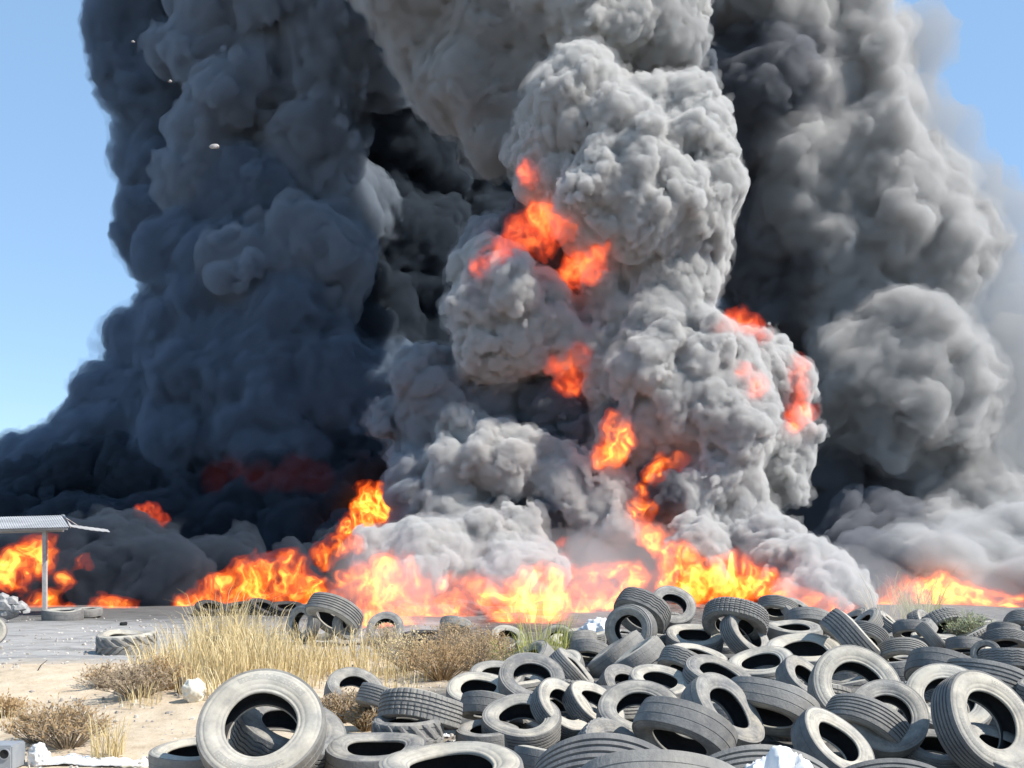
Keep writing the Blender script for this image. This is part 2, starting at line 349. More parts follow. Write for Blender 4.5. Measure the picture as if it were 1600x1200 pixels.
fire([(1385,940,16),(1410,928,18),(1440,922,20),(1470,922,20),(1500,928,18),(1530,938,16),(1560,946,15),(1590,955,13),(1450,944,16),(1610,960,10)],'low pinkish orange flames behind the green weeds at right',41)
fire([(752,418,13),(766,408,15),(780,396,17),(794,383,19),(806,370,20),(818,356,20),(832,348,20),(848,348,20),(864,352,20),(880,354,16),(893,352,10),(838,368,15),(845,390,13),(838,405,9)],'slanting red flame streak high in the smoke column',42,hot=1,front=-.05)
fire([(886,440,11),(893,428,16),(903,415,18),(915,402,15),(930,392,11),(940,383,7),(922,425,12),(930,412,9)],'short red flame right of the slanting streak',43,hot=1,front=-.05)
fire([(815, 268, 7.8), (825, 278, 7.8), (832, 285, 5.2)],'small pink flame lick near the head of the smoke column',44,hot=1,front=-.05)
fire([(880,600,11),(886,588,13),(892,574,14),(900,560,12),(910,548,9),(895,608,8),(868,575,10),(860,565,7)],'red flame in the shaded hollow halfway up the column',45,hot=1,front=-.05)
fire([(962,655,10),(964,670,14),(966,684,16),(964,698,15),(958,708,12),(942,715,7),(938,700,8),(936,728,6)],'bright teardrop flame in the lower right of the smoke column',46,front=.15)
fire([(1125,512,9),(1140,502,12),(1156,499,13),(1172,506,13),(1186,515,12),(1200,526,9)],'pink flames over the top of the curled side puff',47,hot=1,front=-.05)
fire([(1160, 582, 7.8), (1178, 598, 9.1), (1186, 612, 6.5)],'red flame glimpse between the column and the side puff',48,hot=1,front=-.05)
fire([(1243,560,8),(1250,578,9),(1254,598,10),(1256,618,12),(1254,636,13),(1248,652,11),(1242,664,7)],'pink flame rim on the right edge of the side puff',49,hot=1,front=-.05)
fire([(240,806,12),(222,797,9),(255,812,7)],'red glow of fire right of the canopy in the dark cloud',50,hot=1,front=.0)
for L,lb,sd in (([(380,735,34),(345,748,26),(410,745,24)],'dull red glow deep in the black cloud',51),([(470,738,28),(505,748,20),(440,748,18)],'faint red glow beside the dull one in the black cloud',52)):
    fire(L,lb,sd,front=.5,hot=0)
VEIL=[([(585,905,26),(615,925,24),(570,930,20),(640,900,20),(600,880,16)],'faint rosy smoke veil over the flames just right of the far tyre heap'),([(850,900,24),(880,925,26),(830,925,20),(905,895,20)],'faint pink smoke veil over the widest blaze'),([(950,890,32),(978,905,28),(925,915,26),(990,870,18)],'white pink steam veil in front of the central blaze'),
([(725,915,26),(690,945,18),(650,958,22),(630,935,16)],'pale lilac steam left of the widest blaze'),
([(1340,935,30),(1315,910,22),(1370,945,26),(1380,965,18),(1290,930,20)],'white steam puff behind the tyres left of the green weeds'),
([(1500,968,24),(1540,972,24),(1460,965,20)],'thin pale steam over the far tyres at right')]
for i,(L,lb) in enumerate(VEIL):
    W=[]
    for b in L:
        Y=25.0; x,y,z=P(b[0],b[1],Y); W.append((x,y,z,b[2]/F*Y))
    me=billow_mesh('steam',W,.12,[(.9,.3),(.45,.18),(.22,.08)],k=4,seed=60+i,children=12,warp=.7)
    tag(link('steam',me,M_SV),lb,'steam',None,'stuff')
# ---------------------------------------------------------------- materials
def ramp(n,stops):
    r=n.new('ShaderNodeValToRGB'); e=r.color_ramp.elements
    e[0].position,e[0].color=stops[0][0],(*stops[0][1],1); e[1].position,e[1].color=stops[-1][0],(*stops[-1][1],1)
    for p,c in stops[1:-1]:
        x=e.new(p); x.color=(*c,1)
    return r
def noise(n,l,vec,scale,detail=6,rough=.6):
    t=n.new('ShaderNodeTexNoise'); t.inputs['Scale'].default_value=scale; t.inputs['Detail'].default_value=detail; t.inputs['Roughness'].default_value=rough
    if vec is not None: l.new(vec,t.inputs['Vector'])
    return t
def math_(n,l,op,a,b=None,c=None):
    m=n.new('ShaderNodeMath'); m.operation=op
    for i,v in enumerate((a,b,c)):
        if v is None: continue
        if isinstance(v,(int,float)): m.inputs[i].default_value=v
        else: l.new(v,m.inputs[i])
    return m.outputs[0]
def mixc(n,l,f,a,b,blend='MIX'):
    m=n.new('ShaderNodeMix'); m.data_type='RGBA'; m.blend_type=blend
    if isinstance(f,(int,float)): m.inputs[0].default_value=f
    else: l.new(f,m.inputs[0])
    for i,v in ((6,a),(7,b)):
        if isinstance(v,tuple): m.inputs[i].default_value=(*v,1)
        else: l.new(v,m.inputs[i])
    return m.outputs[2]
def bump(n,l,b,h,strength,dist):
    u=n.new('ShaderNodeBump'); u.inputs['Strength'].default_value=strength; u.inputs['Distance'].default_value=dist
    l.new(h,u.inputs['Height']); l.new(u.outputs[0],b.inputs['Normal'])
def rubber(name,dark,dusty,spread,lettering=False,amount=.5):
    m,n,l=mat(name); b=n['Principled BSDF']; b.inputs['Roughness'].default_value=.85; b.inputs['Specular IOR Level'].default_value=.25
    tc=n.new('ShaderNodeTexCoord'); oi=n.new('ShaderNodeObjectInfo')
    off=n.new('ShaderNodeVectorMath'); off.operation='ADD'; l.new(tc.outputs['Object'],off.inputs[0])
    sc=n.new('ShaderNodeVectorMath'); sc.operation='SCALE'; sc.inputs[0].default_value=(37,23,51); l.new(oi.outputs['Random'],sc.inputs['Scale']); l.new(sc.outputs[0],off.inputs[1])
    n1=noise(n,l,off.outputs[0],4.5,7,.65); n2=noise(n,l,off.outputs[0],28,5,.6); n3=noise(n,l,off.outputs[0],1.6,3)
    d=math_(n,l,'MULTIPLY_ADD',oi.outputs['Random'],spread,amount-spread*.5)
    d=math_(n,l,'ADD',d,math_(n,l,'MULTIPLY_ADD',n1.outputs[0],1.9,-.95))
    d=math_(n,l,'ADD',d,math_(n,l,'MULTIPLY_ADD',n2.outputs[0],.5,-.25)); 
    cl=n.new('ShaderNodeClamp'); l.new(d,cl.inputs[0])
    col=mixc(n,l,cl.outputs[0],dark,dusty)
    warm=mixc(n,l,n3.outputs[0],(1.0,.93,.82),(.93,.98,1.06))
    col=mixc(n,l,1.0,col,warm,'MULTIPLY')
    if not lettering:
        # wear scuffs along the tread
        st=n.new('ShaderNodeMapping'); st.inputs['Scale'].default_value=(3,3,40); l.new(off.outputs[0],st.inputs[0])
        n4=noise(n,l,st.outputs[0],1.5,4); col=mixc(n,l,math_(n,l,'MULTIPLY',n4.outputs[0],.5),col,dark)
    h=n2.outputs[0]
    if lettering:
        sep=n.new('ShaderNodeSeparateXYZ'); l.new(tc.outputs['Object'],sep.inputs[0])
        r=math_(n,l,'SQRT',math_(n,l,'ADD',math_(n,l,'MULTIPLY',sep.outputs[0],sep.outputs[0]),math_(n,l,'MULTIPLY',sep.outputs[1],sep.outputs[1])))
        th=math_(n,l,'ARCTAN2',sep.outputs[1],sep.outputs[0])
        cb=n.new('ShaderNodeCombineXYZ'); l.new(math_(n,l,'MULTIPLY',th,16.0),cb.inputs[0]); l.new(math_(n,l,'MULTIPLY',r,55.0),cb.inputs[1])
        vo=n.new('ShaderNodeTexVoronoi'); vo.distance='CHEBYCHEV'; vo.inputs['Scale'].default_value=1.0; vo.inputs['Randomness'].default_value=.55; l.new(cb.outputs[0],vo.inputs['Vector'])
        band=math_(n,l,'MULTIPLY',math_(n,l,'GREATER_THAN',r,.375),math_(n,l,'LESS_THAN',r,.425))
        sect=math_(n,l,'GREATER_THAN',math_(n,l,'SINE',math_(n,l,'MULTIPLY_ADD',th,2.0,.7)),.15)
        band=math_(n,l,'MULTIPLY',band,sect)
        lett=math_(n,l,'MULTIPLY',band,math_(n,l,'GREATER_THAN',vo.outputs['Distance'],.33))
        h=math_(n,l,'ADD',math_(n,l,'MULTIPLY',h,.35),lett)
        col=mixc(n,l,math_(n,l,'MULTIPLY',lett,.35),col,dark)
    l.new(col,b.inputs['Base Color'])
    bump(n,l,b,h,.8,.008)
    return m
R_SIDE=rubber('dusty_sidewall_rubber',(.16,.16,.16),(.47,.44,.375),.8,True,.54)
R_TREAD=rubber('worn_tread_rubber',(.13,.13,.13),(.32,.305,.275),.6,False,.54)
R_IN=rubber('inner_liner_rubber',(.028,.028,.030),(.075,.072,.066),.3,False,.35)
R_BURNT=rubber('burnt_rubber',(.03,.03,.032),(.11,.105,.10),.3,False,.4)

def simple(name,col,col2,scale,rough=.9,bs=.4,bd=.02,island=False,spec=.2):
    m,n,l=mat(name); b=n['Principled BSDF']; b.inputs['Roughness'].default_value=rough; b.inputs['Specular IOR Level'].default_value=spec
    tc=n.new('ShaderNodeTexCoord'); t=noise(n,l,tc.outputs['Object'],scale)
    f=t.outputs[0]
    if island:
        g=n.new('ShaderNodeNewGeometry'); f=math_(n,l,'MULTIPLY_ADD',g.outputs['Random Per Island'],.8,math_(n,l,'MULTIPLY_ADD',t.outputs[0],.6,-.2))
    else: f=math_(n,l,'MULTIPLY_ADD',f,2.4,-.7)
    cl=n.new('ShaderNodeClamp'); l.new(f,cl.inputs[0])
    l.new(mixc(n,l,cl.outputs[0],col,col2),b.inputs['Base Color'])
    if bs: bump(n,l,b,t.outputs[0],bs,bd)
    return m

# ---------------------------------------------------------------- ground
def gz(x,y):
    x=np.asarray(x,float); y=np.asarray(y,float)
    z=.30*np.exp(-((x+6.6)/2.6)**2-((y-14.3)/1.5)**2)+.16*np.exp(-((x+3.6)/1.6)**2-((y-12.5)/1.0)**2)
    z=z+.22*np.exp(-((x-4.5)/4.5)**2-((y-13.5)/4.5)**2)
    z=z+.10*np.exp(-((x+2.2)/2.5)**2-((y-17.0)/2)**2)
    return z
def gnoise(x,y):
    p=np.stack([x,y,x*0],-1).reshape(-1,3).astype(np.float32)+100
    d=np.clip(1-(np.abs(p[:,1]-114)-12)/20,0,1)
    z=(.035*vnoise(p*.9)+.018*vnoise(p*2.7)+.008*vnoise(p*7.1))*d
    return z.reshape(np.shape(x))
def ground_z(x,y):
    a=np.array([[x]],float);b=np.array([[y]],float)
    return float((gz(a,b)+gnoise(a,b))[0,0])
xs=np.unique(np.concatenate([np.linspace(-11,11,230),np.linspace(-40,40,90),np.array([-2000,-900,-400,-150,-80,80,150,400,900,2000])]))
ys=np.unique(np.concatenate([np.linspace(5,22,200),np.linspace(-6,70,90),np.array([-300,-60,110,200,500,1200,3000])]))
XX,YY=np.meshgrid(xs,ys,indexing='ij'); ZZ=gz(XX,YY)+gnoise(XX,YY)
V=np.stack([XX,YY,ZZ],-1).reshape(-1,3); nx_,ny_=len(xs),len(ys)
I=(np.arange(nx_-1)[:,None]*ny_+np.arange(ny_-1)[None]).ravel()
Q=np.stack([I,I+ny_,I+ny_+1,I+1],1)
gm,n,l=mat('dusty_ground'); b=n['Principled BSDF']; b.inputs['Roughness'].default_value=.95; b.inputs['Specular IOR Level'].default_value=.1
tc=n.new('ShaderNodeTexCoord'); sep=n.new('ShaderNodeSeparateXYZ'); l.new(tc.outputs['Object'],sep.inputs[0])
na=noise(n,l,tc.outputs['Object'],.55,5); nb=noise(n,l,tc.outputs['Object'],3.2,8,.7); nc=noise(n,l,tc.outputs['Object'],24,5,.7); nd=noise(n,l,tc.outputs['Object'],1.3,6,.6)
sand=ramp(n,[(.3,(.40,.315,.22)),(.5,(.52,.425,.31)),(.72,(.60,.51,.39))]); l.new(nb.outputs[0],sand.inputs[0])
stp=n.new('ShaderNodeMapping'); stp.inputs['Scale'].default_value=(.6,2.2,1); l.new(tc.outputs['Object'],stp.inputs[0])
ne=noise(n,l,stp.outputs[0],1.1,7,.7)
ash=ramp(n,[(.30,(.17,.168,.165)),(.45,(.30,.293,.285)),(.62,(.38,.37,.35)),(.75,(.46,.445,.42))]); l.new(ne.outputs[0],ash.inputs[0])
deb=ramp(n,[(.3,(.05,.05,.05)),(.52,(.13,.125,.118)),(.72,(.34,.32,.29))]); l.new(nb.outputs[0],deb.inputs[0])
fy=math_(n,l,'ADD',math_(n,l,'MULTIPLY_ADD',sep.outputs[1],.8,-13.1),math_(n,l,'MULTIPLY_ADD',na.outputs[0],2.4,-1.2))
c1=n.new('ShaderNodeClamp'); l.new(fy,c1.inputs[0])
fx=math_(n,l,'ADD',math_(n,l,'MULTIPLY_ADD',sep.outputs[0],.9,1.6),math_(n,l,'MULTIPLY_ADD',na.outputs[0],3.0,-1.5))
c2=n.new('ShaderNodeClamp'); l.new(fx,c2.inputs[0])
scf=math_(n,l,'ADD',math_(n,l,'MULTIPLY_ADD',sep.outputs[1],.22,-5.6),math_(n,l,'MULTIPLY_ADD',ne.outputs[0],3.0,-1.5)); c3=n.new('ShaderNodeClamp'); c3.inputs['Max'].default_value=.75; l.new(scf,c3.inputs[0])
ashc=mixc(n,l,c3.outputs[0],ash.outputs[0],(.07,.068,.066))
stn=ramp(n,[(.52,(1,1,1)),(.68,(.62,.60,.57))]); l.new(nd.outputs[0],stn.inputs[0]); ashc=mixc(n,l,.8,ashc,stn.outputs[0],'MULTIPLY')
col=mixc(n,l,c1.outputs[0],sand.outputs[0],ashc); col=mixc(n,l,c2.outputs[0],col,deb.outputs[0])
sp=ramp(n,[(.60,(1,1,1)),(.70,(.55,.53,.5))]); l.new(nc.outputs[0],sp.inputs[0]); col=mixc(n,l,.7,col,sp.outputs[0],'MULTIPLY')
l.new(col,b.inputs['Base Color']); bump(n,l,b,math_(n,l,'ADD',nb.outputs[0],math_(n,l,'MULTIPLY',nc.outputs[0],.35)),.7,.05)
tag(link('ground',np_mesh('ground',V,Q),gm),kind='structure')
def px_ground(px,py):
    Y=HC*1600/(py-860)
    for _ in range(6):
        x=(px-800)/F*Y; Y=(HC-ground_z(x,Y))*1600/(py-860)
    return ((px-800)/F*Y,Y,ground_z((px-800)/F*Y,Y))

# ---------------------------------------------------------------- tyres
def revolve(prof,N,warpf=None):
    K=len(prof); pr=np.array(prof,np.float32)
    th=np.linspace(0,2*np.pi,N,endpoint=False)
    V=np.zeros((N,K,3),np.float32)
    V[:,:,0]=np.cos(th)[:,None]*pr[None,:,0]; V[:,:,1]=np.sin(th)[:,None]*pr[None,:,0]; V[:,:,2]=pr[None,:,1]
    return V,th
def grid_quads(N,K,closed_k):
    i=np.arange(N)[:,None]; kk=np.arange(K if closed_k else K-1)[None]
    a=i*K+kk; b_=((i+1)%N)*K+kk; c=((i+1)%N)*K+(kk+1)%K; d=i*K+(kk+1)%K
    return np.stack([a,b_,c,d],-1).reshape(-1,4)
def carcass(hole,seed):
    h=hole
    out=[(h+.004,.088),(h-.004,.100),(h+.004,.112),(h+.016,.116),(h+.022,.112),(h+.028,.117),(h+.05,.131),(h+.058,.128),(h+.066,.134)]
    t=(.43-(h+.07))
    out+=[(h+.07+t*.3,.142),(h+.07+t*.6,.1445),(h+.07+t*.85,.143),(.433,.140),(.437,.136),(.443,.138),(.462,.131),(.470,.126),(.474,.10)]
    inner=[(.474,-.10),(.458,-.10),(.445,-.112),(.40,-.120),(h+.07,-.112),(h+.02,-.088),(h+.004,-.086)]
    inn=[(h+.004,-.088),(h+.02,-.084),(h+.07,-.112),(.40,-.120),(.445,-.105),(.455,-.06),(.456,0),(.455,.06),(.445,.105),(.40,.120),(h+.07,.112),(h+.02,.084),(h+.004,.088)]
    rs=np.random.RandomState(seed); a=rs.rand(4)*6.28
    def mk(name,prof,m):
        V,th=revolve(prof,80)
        V[:,:,0]*=1+.018*np.cos(2*th+a[0])[:,None]; V[:,:,1]*=1+.018*np.cos(2*th+a[0])[:,None]   # used casings are never round
        V[:,:,2]+=(.012*np.cos(2*th+a[1])+.006*np.cos(3*th+a[2]))[:,None]
        me=np_mesh(name,V.reshape(-1,3),grid_quads(80,len(prof),False)); me.materials.append(m); return me
    return [mk('sidewall',out,R_SIDE),mk('sidewall',[(r,-z) for r,z in out[::-1]],R_SIDE),mk('inner_liner',inn,R_IN)],a
def tread(kind,a):
    N={'rib':96,'zigzag':160,'block':240,'bald':96,'lug':192}[kind]
    th=np.linspace(0,2*np.pi,N,endpoint=False)
    G=[-.078,-.040,0,.040,.078] if kind!='bald' else [-.05,.05]
    gd={'rib':.016,'zigzag':.014,'block':.015,'bald':.005,'lug':0}[kind]; gw=.0055 if kind!='bald' else .004
    zs=[-.1275,-.1275,-.120]; lv=[-2,0,0]
    for g in G:
        zs+=[g-gw-.003,g-gw,g+gw,g+gw+.003]; lv+=[0,1,1,0]
    zs+=[.120,.1275,.1275]; lv+=[0,0,-2]
    if kind=='lug':
        zs=[-.1275]+list(np.linspace(-.1275,.1275,33))+[.1275]; lv=[-2]+[0]*33+[-2]
    zs=np.array(zs,np.float32); lv=np.array(lv); K=len(zs)
    Z=np.tile(zs,(N,1)); crown=.5-.011*(Z/.1275)**4-.002*(Z/.1275)**2
    Rr=crown-np.where(lv[None]==1,gd,0)
    if kind=='zigzag':
        zz=.007*(np.abs((np.arange(N)%8)-4)/2-1); mid=(np.abs(zs)<.118)
        Z[:,mid]+=zz[:,None]
    if kind=='block':
        cut=(np.arange(N)%6==0)|(np.arange(N)%6==1)
        Rr=np.where(cut[:,None]&(lv[None]>=0)&(np.abs(Z)>.02),Rr-.010*(np.arange(N)%6<2)[:,None],Rr)
    if kind=='lug':
        ph=(th[:,None]*16/(2*np.pi)+np.abs(Z)/.1275*1.1+np.where(Z>0,.5,0))%1
        s=np.clip((np.abs(ph-.5)-.22)/.05,0,1); s=np.where(np.abs(Z)<.02,np.minimum(s,.6),s)
        Rr=crown-.03*s-.004
    Rr=np.where(lv[None]==-2,.463,Rr)
    V=np.zeros((N,K,3),np.float32); w=1+.018*np.cos(2*th+a[0])[:,None]
    V[:,:,0]=np.cos(th)[:,None]*Rr*w; V[:,:,1]=np.sin(th)[:,None]*Rr*w
    V[:,:,2]=Z+(.012*np.cos(2*th+a[1])+.006*np.cos(3*th+a[2]))[:,None]
    me=np_mesh('tread',V.reshape(-1,3),grid_quads(N,K,False),False)
    me.materials.append(R_TREAD); return me
def joined(parts):
    V=[];Q=[];mi=[];n=0
    for k,me in enumerate(parts):
        c=np.empty(len(me.vertices)*3,np.float32); me.vertices.foreach_get('co',c); f=np.empty(len(me.polygons)*4,np.int32); me.loops.foreach_get('vertex_index',f)
        V.append(c.reshape(-1,3)); Q.append(f.reshape(-1,4)+n); n+=len(me.vertices); mi+= [min(k,3)]*len(me.polygons)
    me=np_mesh('tyre',np.concatenate(V),np.concatenate(Q))
    for p_ in parts: me.materials.append(p_.materials[0])
    me.polygons.foreach_set('material_index',np.array(mi,np.int32)); me.update(); return me
TY={}
for i,(k,h) in enumerate((('rib',.285),('zigzag',.285),('block',.29),('bald',.28),('lug',.285))):
    cp,a=carcass(h,40+i); pp=cp+[tread(k,a)]; TY[k]=(pp,joined(pp))
_tr=random.Random(5)
def put_tyre(loc,axis,Dm,kind,label,group,squash=(1,1,1),spin=None,burnt=False,small=False):
    pp,jm=TY[kind]
    o=bpy.data.objects.new('tyre',jm if small else None); C.collection.objects.link(o)
    q=Vector(axis).normalized().to_track_quat('Z','Y').to_matrix().to_4x4()
    sp=spin if spin is not None else _tr.uniform(0,6.28)
    wd=1.0+_tr.random()*.2
    S=Matrix.Diagonal((Dm*squash[0],Dm*squash[1],Dm*squash[2]*wd,1))
    o.matrix_world=Matrix.Translation(loc)@q@Matrix.Rotation(sp,4,'Z')@S
    obs=[o]
    if not small:
        obs=[]
        for me in pp:
            c=bpy.data.objects.new(me.name.split('.')[0],me); C.collection.objects.link(c); c.parent=o; obs.append(c)
    if burnt:
        for ob in obs:
            for sl in ob.material_slots: sl.link='OBJECT'; sl.material=R_BURNT
    tag(o,label,'tyre',group); return o
# px,py,major px,height of the centre,axis of the visible side,tread,label
A=(-.5,-.55,-.65)
TL=[
(1003,957,92,.85,(-.5,-.5,-.68),'zigzag','ribbed tyre leaning over at the very top left of the pile, dark hollow facing left'),
(1050,950,74,.85,(.15,-.75,.62),'bald','pale tyre behind the topmost ribbed tyre, white sidewall lit'),
(986,984,82,.62,(-.5,-.85,.12),'rib','tyre standing on its tread below the topmost one, facing left with open hole'),
(963,1022,98,.42,(-.58,.08,.80),'bald','left one of two worn tyres tipped side by side like a pair of coins'),
(994,1031,98,.40,(-.58,.08,.80),'bald','right one of two worn tyres tipped side by side like a pair of coins'),
(1085,1001,90,.44,(-.02,-.32,.94),'rib','grey tyre lying nearly flat on others, right of the tipped pair'),
(1088,1033,94,.22,(.16,-.2,.96),'bald','smooth tyre lying directly under the flat grey tyre beside the tipped pair'),
(1076,1043,98,.30,(.42,.30,.86),'zigzag','ribbed tyre sloping down rightwards in front of the tipped pair'),
(1149,970,102,.78,(-.25,-.55,-.8),'block','block tread tyre arched over the top edge of the pile, dark beneath'),
(1165,995,90,.55,(.62,-.55,.58),'rib','tyre with sunlit white sidewall standing under the arched block tread tyre'),
(1239,990,90,.55,(0,-.16,.99),'bald','cream tyre lying quite flat, highest of the flat ones in mid pile'),
(1257,1028,120,.40,(-.05,-.30,.95),'bald','large pale flat tyre with a shadow across its ring in mid pile'),
(1335,1003,120,.62,(.70,-.16,.70),'rib','tall tyre propped steeply on edge, tread facing viewer, in mid pile'),
(1335,1078,142,.45,(.02,-.80,.58),'rib','big dusty tyre with lettered sidewall facing viewer below the steep propped tyre'),
(1385,1124,128,.28,(-.08,-.82,.55),'bald','tan brown tyre facing viewer, white slivers seen through its hole'),
(1352,1138,138,.30,(-.52,-.42,-.74),'rib','tyre with bold black grooves running diagonally across the front of the tan tyre'),
(1300,1168,140,.2,(.45,-.50,.74),'bald','cream smooth tyre tipped back just right of the white sack at the bottom'),
(1203,1105,150,.32,(-.42,-.40,-.81),'bald','flattened worn tyre with sagging tread between two cream tyres'),
(1130,1116,140,.28,(.56,-.50,.66),'bald','bright cream tyre with a long oval hole, front centre of the pile'),
(1068,1146,165,.30,(-.47,-.48,-.74),'bald','broad smooth tyre arched diagonally in front of the cream crescent tyre'),
(1000,1118,134,.27,(.0,-.66,.75),'bald','cream crescent sidewall showing behind the broad arched tyre'),
(927,1106,104,.2,(.52,-.42,.74),'zigzag','tyre tipped like a cup with rough tread on the left of the cream crescent'),
(878,1108,106,.2,(.50,-.50,.70),'rib','tipped ribbed tyre second in the row left of the cream crescent'),
(830,1066,106,.3,(.08,-.62,.78),'bald','cream tyre tipped up at the left tip of the pile behind the tipped row'),
(896,1052,94,.36,(.72,-.10,.69),'rib','steep narrow tyre with lined tread standing left of the tipped pair'),
(815,1132,124,.17,(.0,-.42,.91),'rib','ribbed tyre lying open at the left front corner of the pile'),
(952,1252,262,.3,(-.18,-.74,-.64),'rib','huge tyre rounding up from the bottom edge, left of three'),
(1035,1275,285,.3,(-.10,-.74,-.66),'bald','huge tyre rounding up from the bottom edge, middle of three'),
(1192,1262,255,.3,(-.16,-.72,-.66),'rib','huge tyre behind the white sack at the bottom edge'),
(872,1004,60,.4,(-.1,-.95,.25),'bald','grey tyre facing viewer behind the yellow green weeds'),
(920,1016,66,.35,(-.1,-.3,-.94),'bald','worn tyre between the weeds and the tipped pair'),
(906,1000,54,.45,(.1,-.4,-.9),'bald','dull tyre in front of the white sack at the back'),
(793,1000,56,.3,(.15,-.6,.78),'bald','whitish tyre alone at the back between dry grass and green weeds'),
(1410,1026,80,.45,(-.22,-.55,-.8),'rib','ribbed tyre arched with a dark hollow right of the steep propped tyre'),
(1478,1055,124,.45,(-.38,-.36,-.85),'bald','wide smooth tyre with blue black shaded left side, upper right of the pile'),
(1480,1098,136,.32,(-.05,-.72,.69),'bald','brownish tyre with pale rim facing viewer, behind the right front big tyre'),
(1535,1130,168,.32,(.36,-.80,.47),'rib','biggest upright tyre at the right front with a wide open hole'),
(1548,1074,150,.42,(.40,.22,.89),'rib','ribbed tyre sloping out of the right edge behind the biggest upright tyre'),
(1578,1036,96,.45,(-.15,-.3,-.94),'zigzag','dark ribbed tyre cut by the right edge above the sloping one'),
(1463,1176,116,.17,(0,-.24,.97),'rib','cream tyre lying flat between the tan tyre and the biggest upright tyre'),
(1392,1268,225,.26,(-.15,-.7,-.68),'rib','huge tyre rounding up from the bottom edge near the bold grooved tyre'),
(1256,1066,92,.34,(.5,-.5,.7),'bald','small cream tyre peeking out left of the big lettered tyre'),
(1405,1052,110,.3,(.1,-.2,-.97),'bald','dusty tread showing between the arched ribbed tyre and the lettered tyre'),
(1215,950,62,.75,(-.2,-.4,-.9),'rib','small looking tyre on the back ridge just right of the block tread tyre'),
(1264,972,76,.6,(-.1,-.45,-.88),'bald','rounded grey tyre on the back ridge behind the cream flat tyre'),
(1244,955,50,.7,(.3,-.5,.7),'bald','pale tyre leaning on the back ridge close to the flames'),
(1357,994,64,.5,(-.5,-.3,-.8),'rib','lined tread behind the steep propped tyre'),
(1425,985,58,.5,(-.1,-.4,-.9),'bald','low worn tyre in the white steam at the back of the pile'),
(1458,1000,64,.45,(.72,-.15,.68),'rib','tyre on edge with dark stripes left of the grey humped tyre'),
(1508,1010,60,.4,(-.1,-.3,-.95),'bald','grey humped tyre in front of the pale leafy bush'),
(1570,1000,64,.4,(-.1,-.4,-.9),'zigzag','tyre with two dark hollows at the far right back'),
(1541,1022,46,.35,(-.6,-.75,.25),'rib','small dark ring on its tread at the far right'),
(1568,985,50,.4,(-.1,-.3,-.95),'bald','grey hump at the far right edge under the flames'),
(1120,1062,110,.2,(.2,-.3,.93),'rib','shaded tyre deep in the gap under the arched block tread tyre'),
(1190,1045,105,.22,(-.2,-.3,.93),'rib','bluish shaded tyre in the gap left of the large pale flat tyre'),
(1030,1072,100,.18,(.1,-.35,.93),'bald','shaded ring in the hollow behind the cream crescent'),
(1560,1180,130,.12,(.2,-.4,.9),'bald','shaded tyre low beneath the biggest upright tyre'),
# left of the pile
(410,1142,196,.45,(.10,-.80,.60),'bald','large smooth grey tyre leaning alone at the left front, facing viewer'),
(452,1150,180,.22,(.38,-.25,.89),'zigzag','zigzag tread tyre wedged behind the large lone grey tyre'),
(300,1188,132,.13,(-.04,-.10,.99),'bald','dark shaded tyre lying flat left of the large lone grey tyre'),
(588,1186,166,.13,(0,-.10,.99),'bald','pale tyre lying flat right of the large lone grey tyre'),
(705,1222,230,.13,(0,-.06,1),'rib','tyre flat along the bottom edge with only its top rim in view'),
(637,1150,112,.17,(.02,-.04,1),'lug','small tractor tyre lying flat with chunky lugs'),
(657,1110,132,.37,(-.12,-.30,-.95),'block','block tread tyre propped on the small tractor tyre, dark opening below'),
(612,1102,114,.3,(-.35,-.3,-.89),'rib','ribbed tyre behind the tyre propped on the tractor tyre'),
(554,1082,92,.2,(.30,-.50,.81),'bald','cream tyre tipped back at the edge of the dry grass'),
(748,1086,104,.22,(.0,-.35,.94),'bald','cream rimmed tyre behind the tyre row, right of the propped tyre'),
(772,1108,112,.25,(-.15,-.28,-.95),'bald','smooth tyre with its top in sun at the left end of the pile'),
(775,1062,84,.3,(.05,-.4,.91),'bald','thin arc of pale tyre rim by the brown weeds'),
(762,1152,100,.12,(.0,-.1,1),'bald','tyre in deep shade under the left end of the pile'),
(474,974,60,.42,(-.55,-.80,.15),'rib','ring facing left in the far heap beyond the grass'),
(522,960,92,.62,(-.35,-.5,-.8),'rib','tyre arched across the top of the far heap beyond the grass'),
(543,976,50,.42,(.78,-.60,.1),'bald','narrow upright ring at the right end of the far heap'),
(505,978,52,.3,(-.3,-.8,.3),'rib','dark tyre under the arched one in the far heap'),
(602,984,60,.3,(.0,-.82,.57),'bald','white dusty tyre alone behind the grass, near the steam'),
(712,978,50,.3,(-.1,-.5,-.85),'bald','grey hump of tyre behind the brown weeds, by the flames'),
(662,998,66,.2,(0,-.1,1),'rib','charred rusty rimmed tyre lying flat behind the brown weeds'),
(198,1005,90,.17,(0,-.06,1),'lug','chunky lugged tyre lying alone in the ash yard'),
(98,961,64,.16,(0,-.05,1),'bald','tyre lying flat at the foot of the canopy post'),
(138,956,44,.16,(0,-.05,1),'bald','flat dusty tyre just right of the canopy post in the yard'),
(-15,986,48,.35,(.35,-.9,.1),'bald','grey tyre cut by the left edge of the photo'),
(336,1012,36,.25,(.6,-.7,.35),'block','little dark tyre half hidden in the tall dry grass'),
]
PLACED=[]
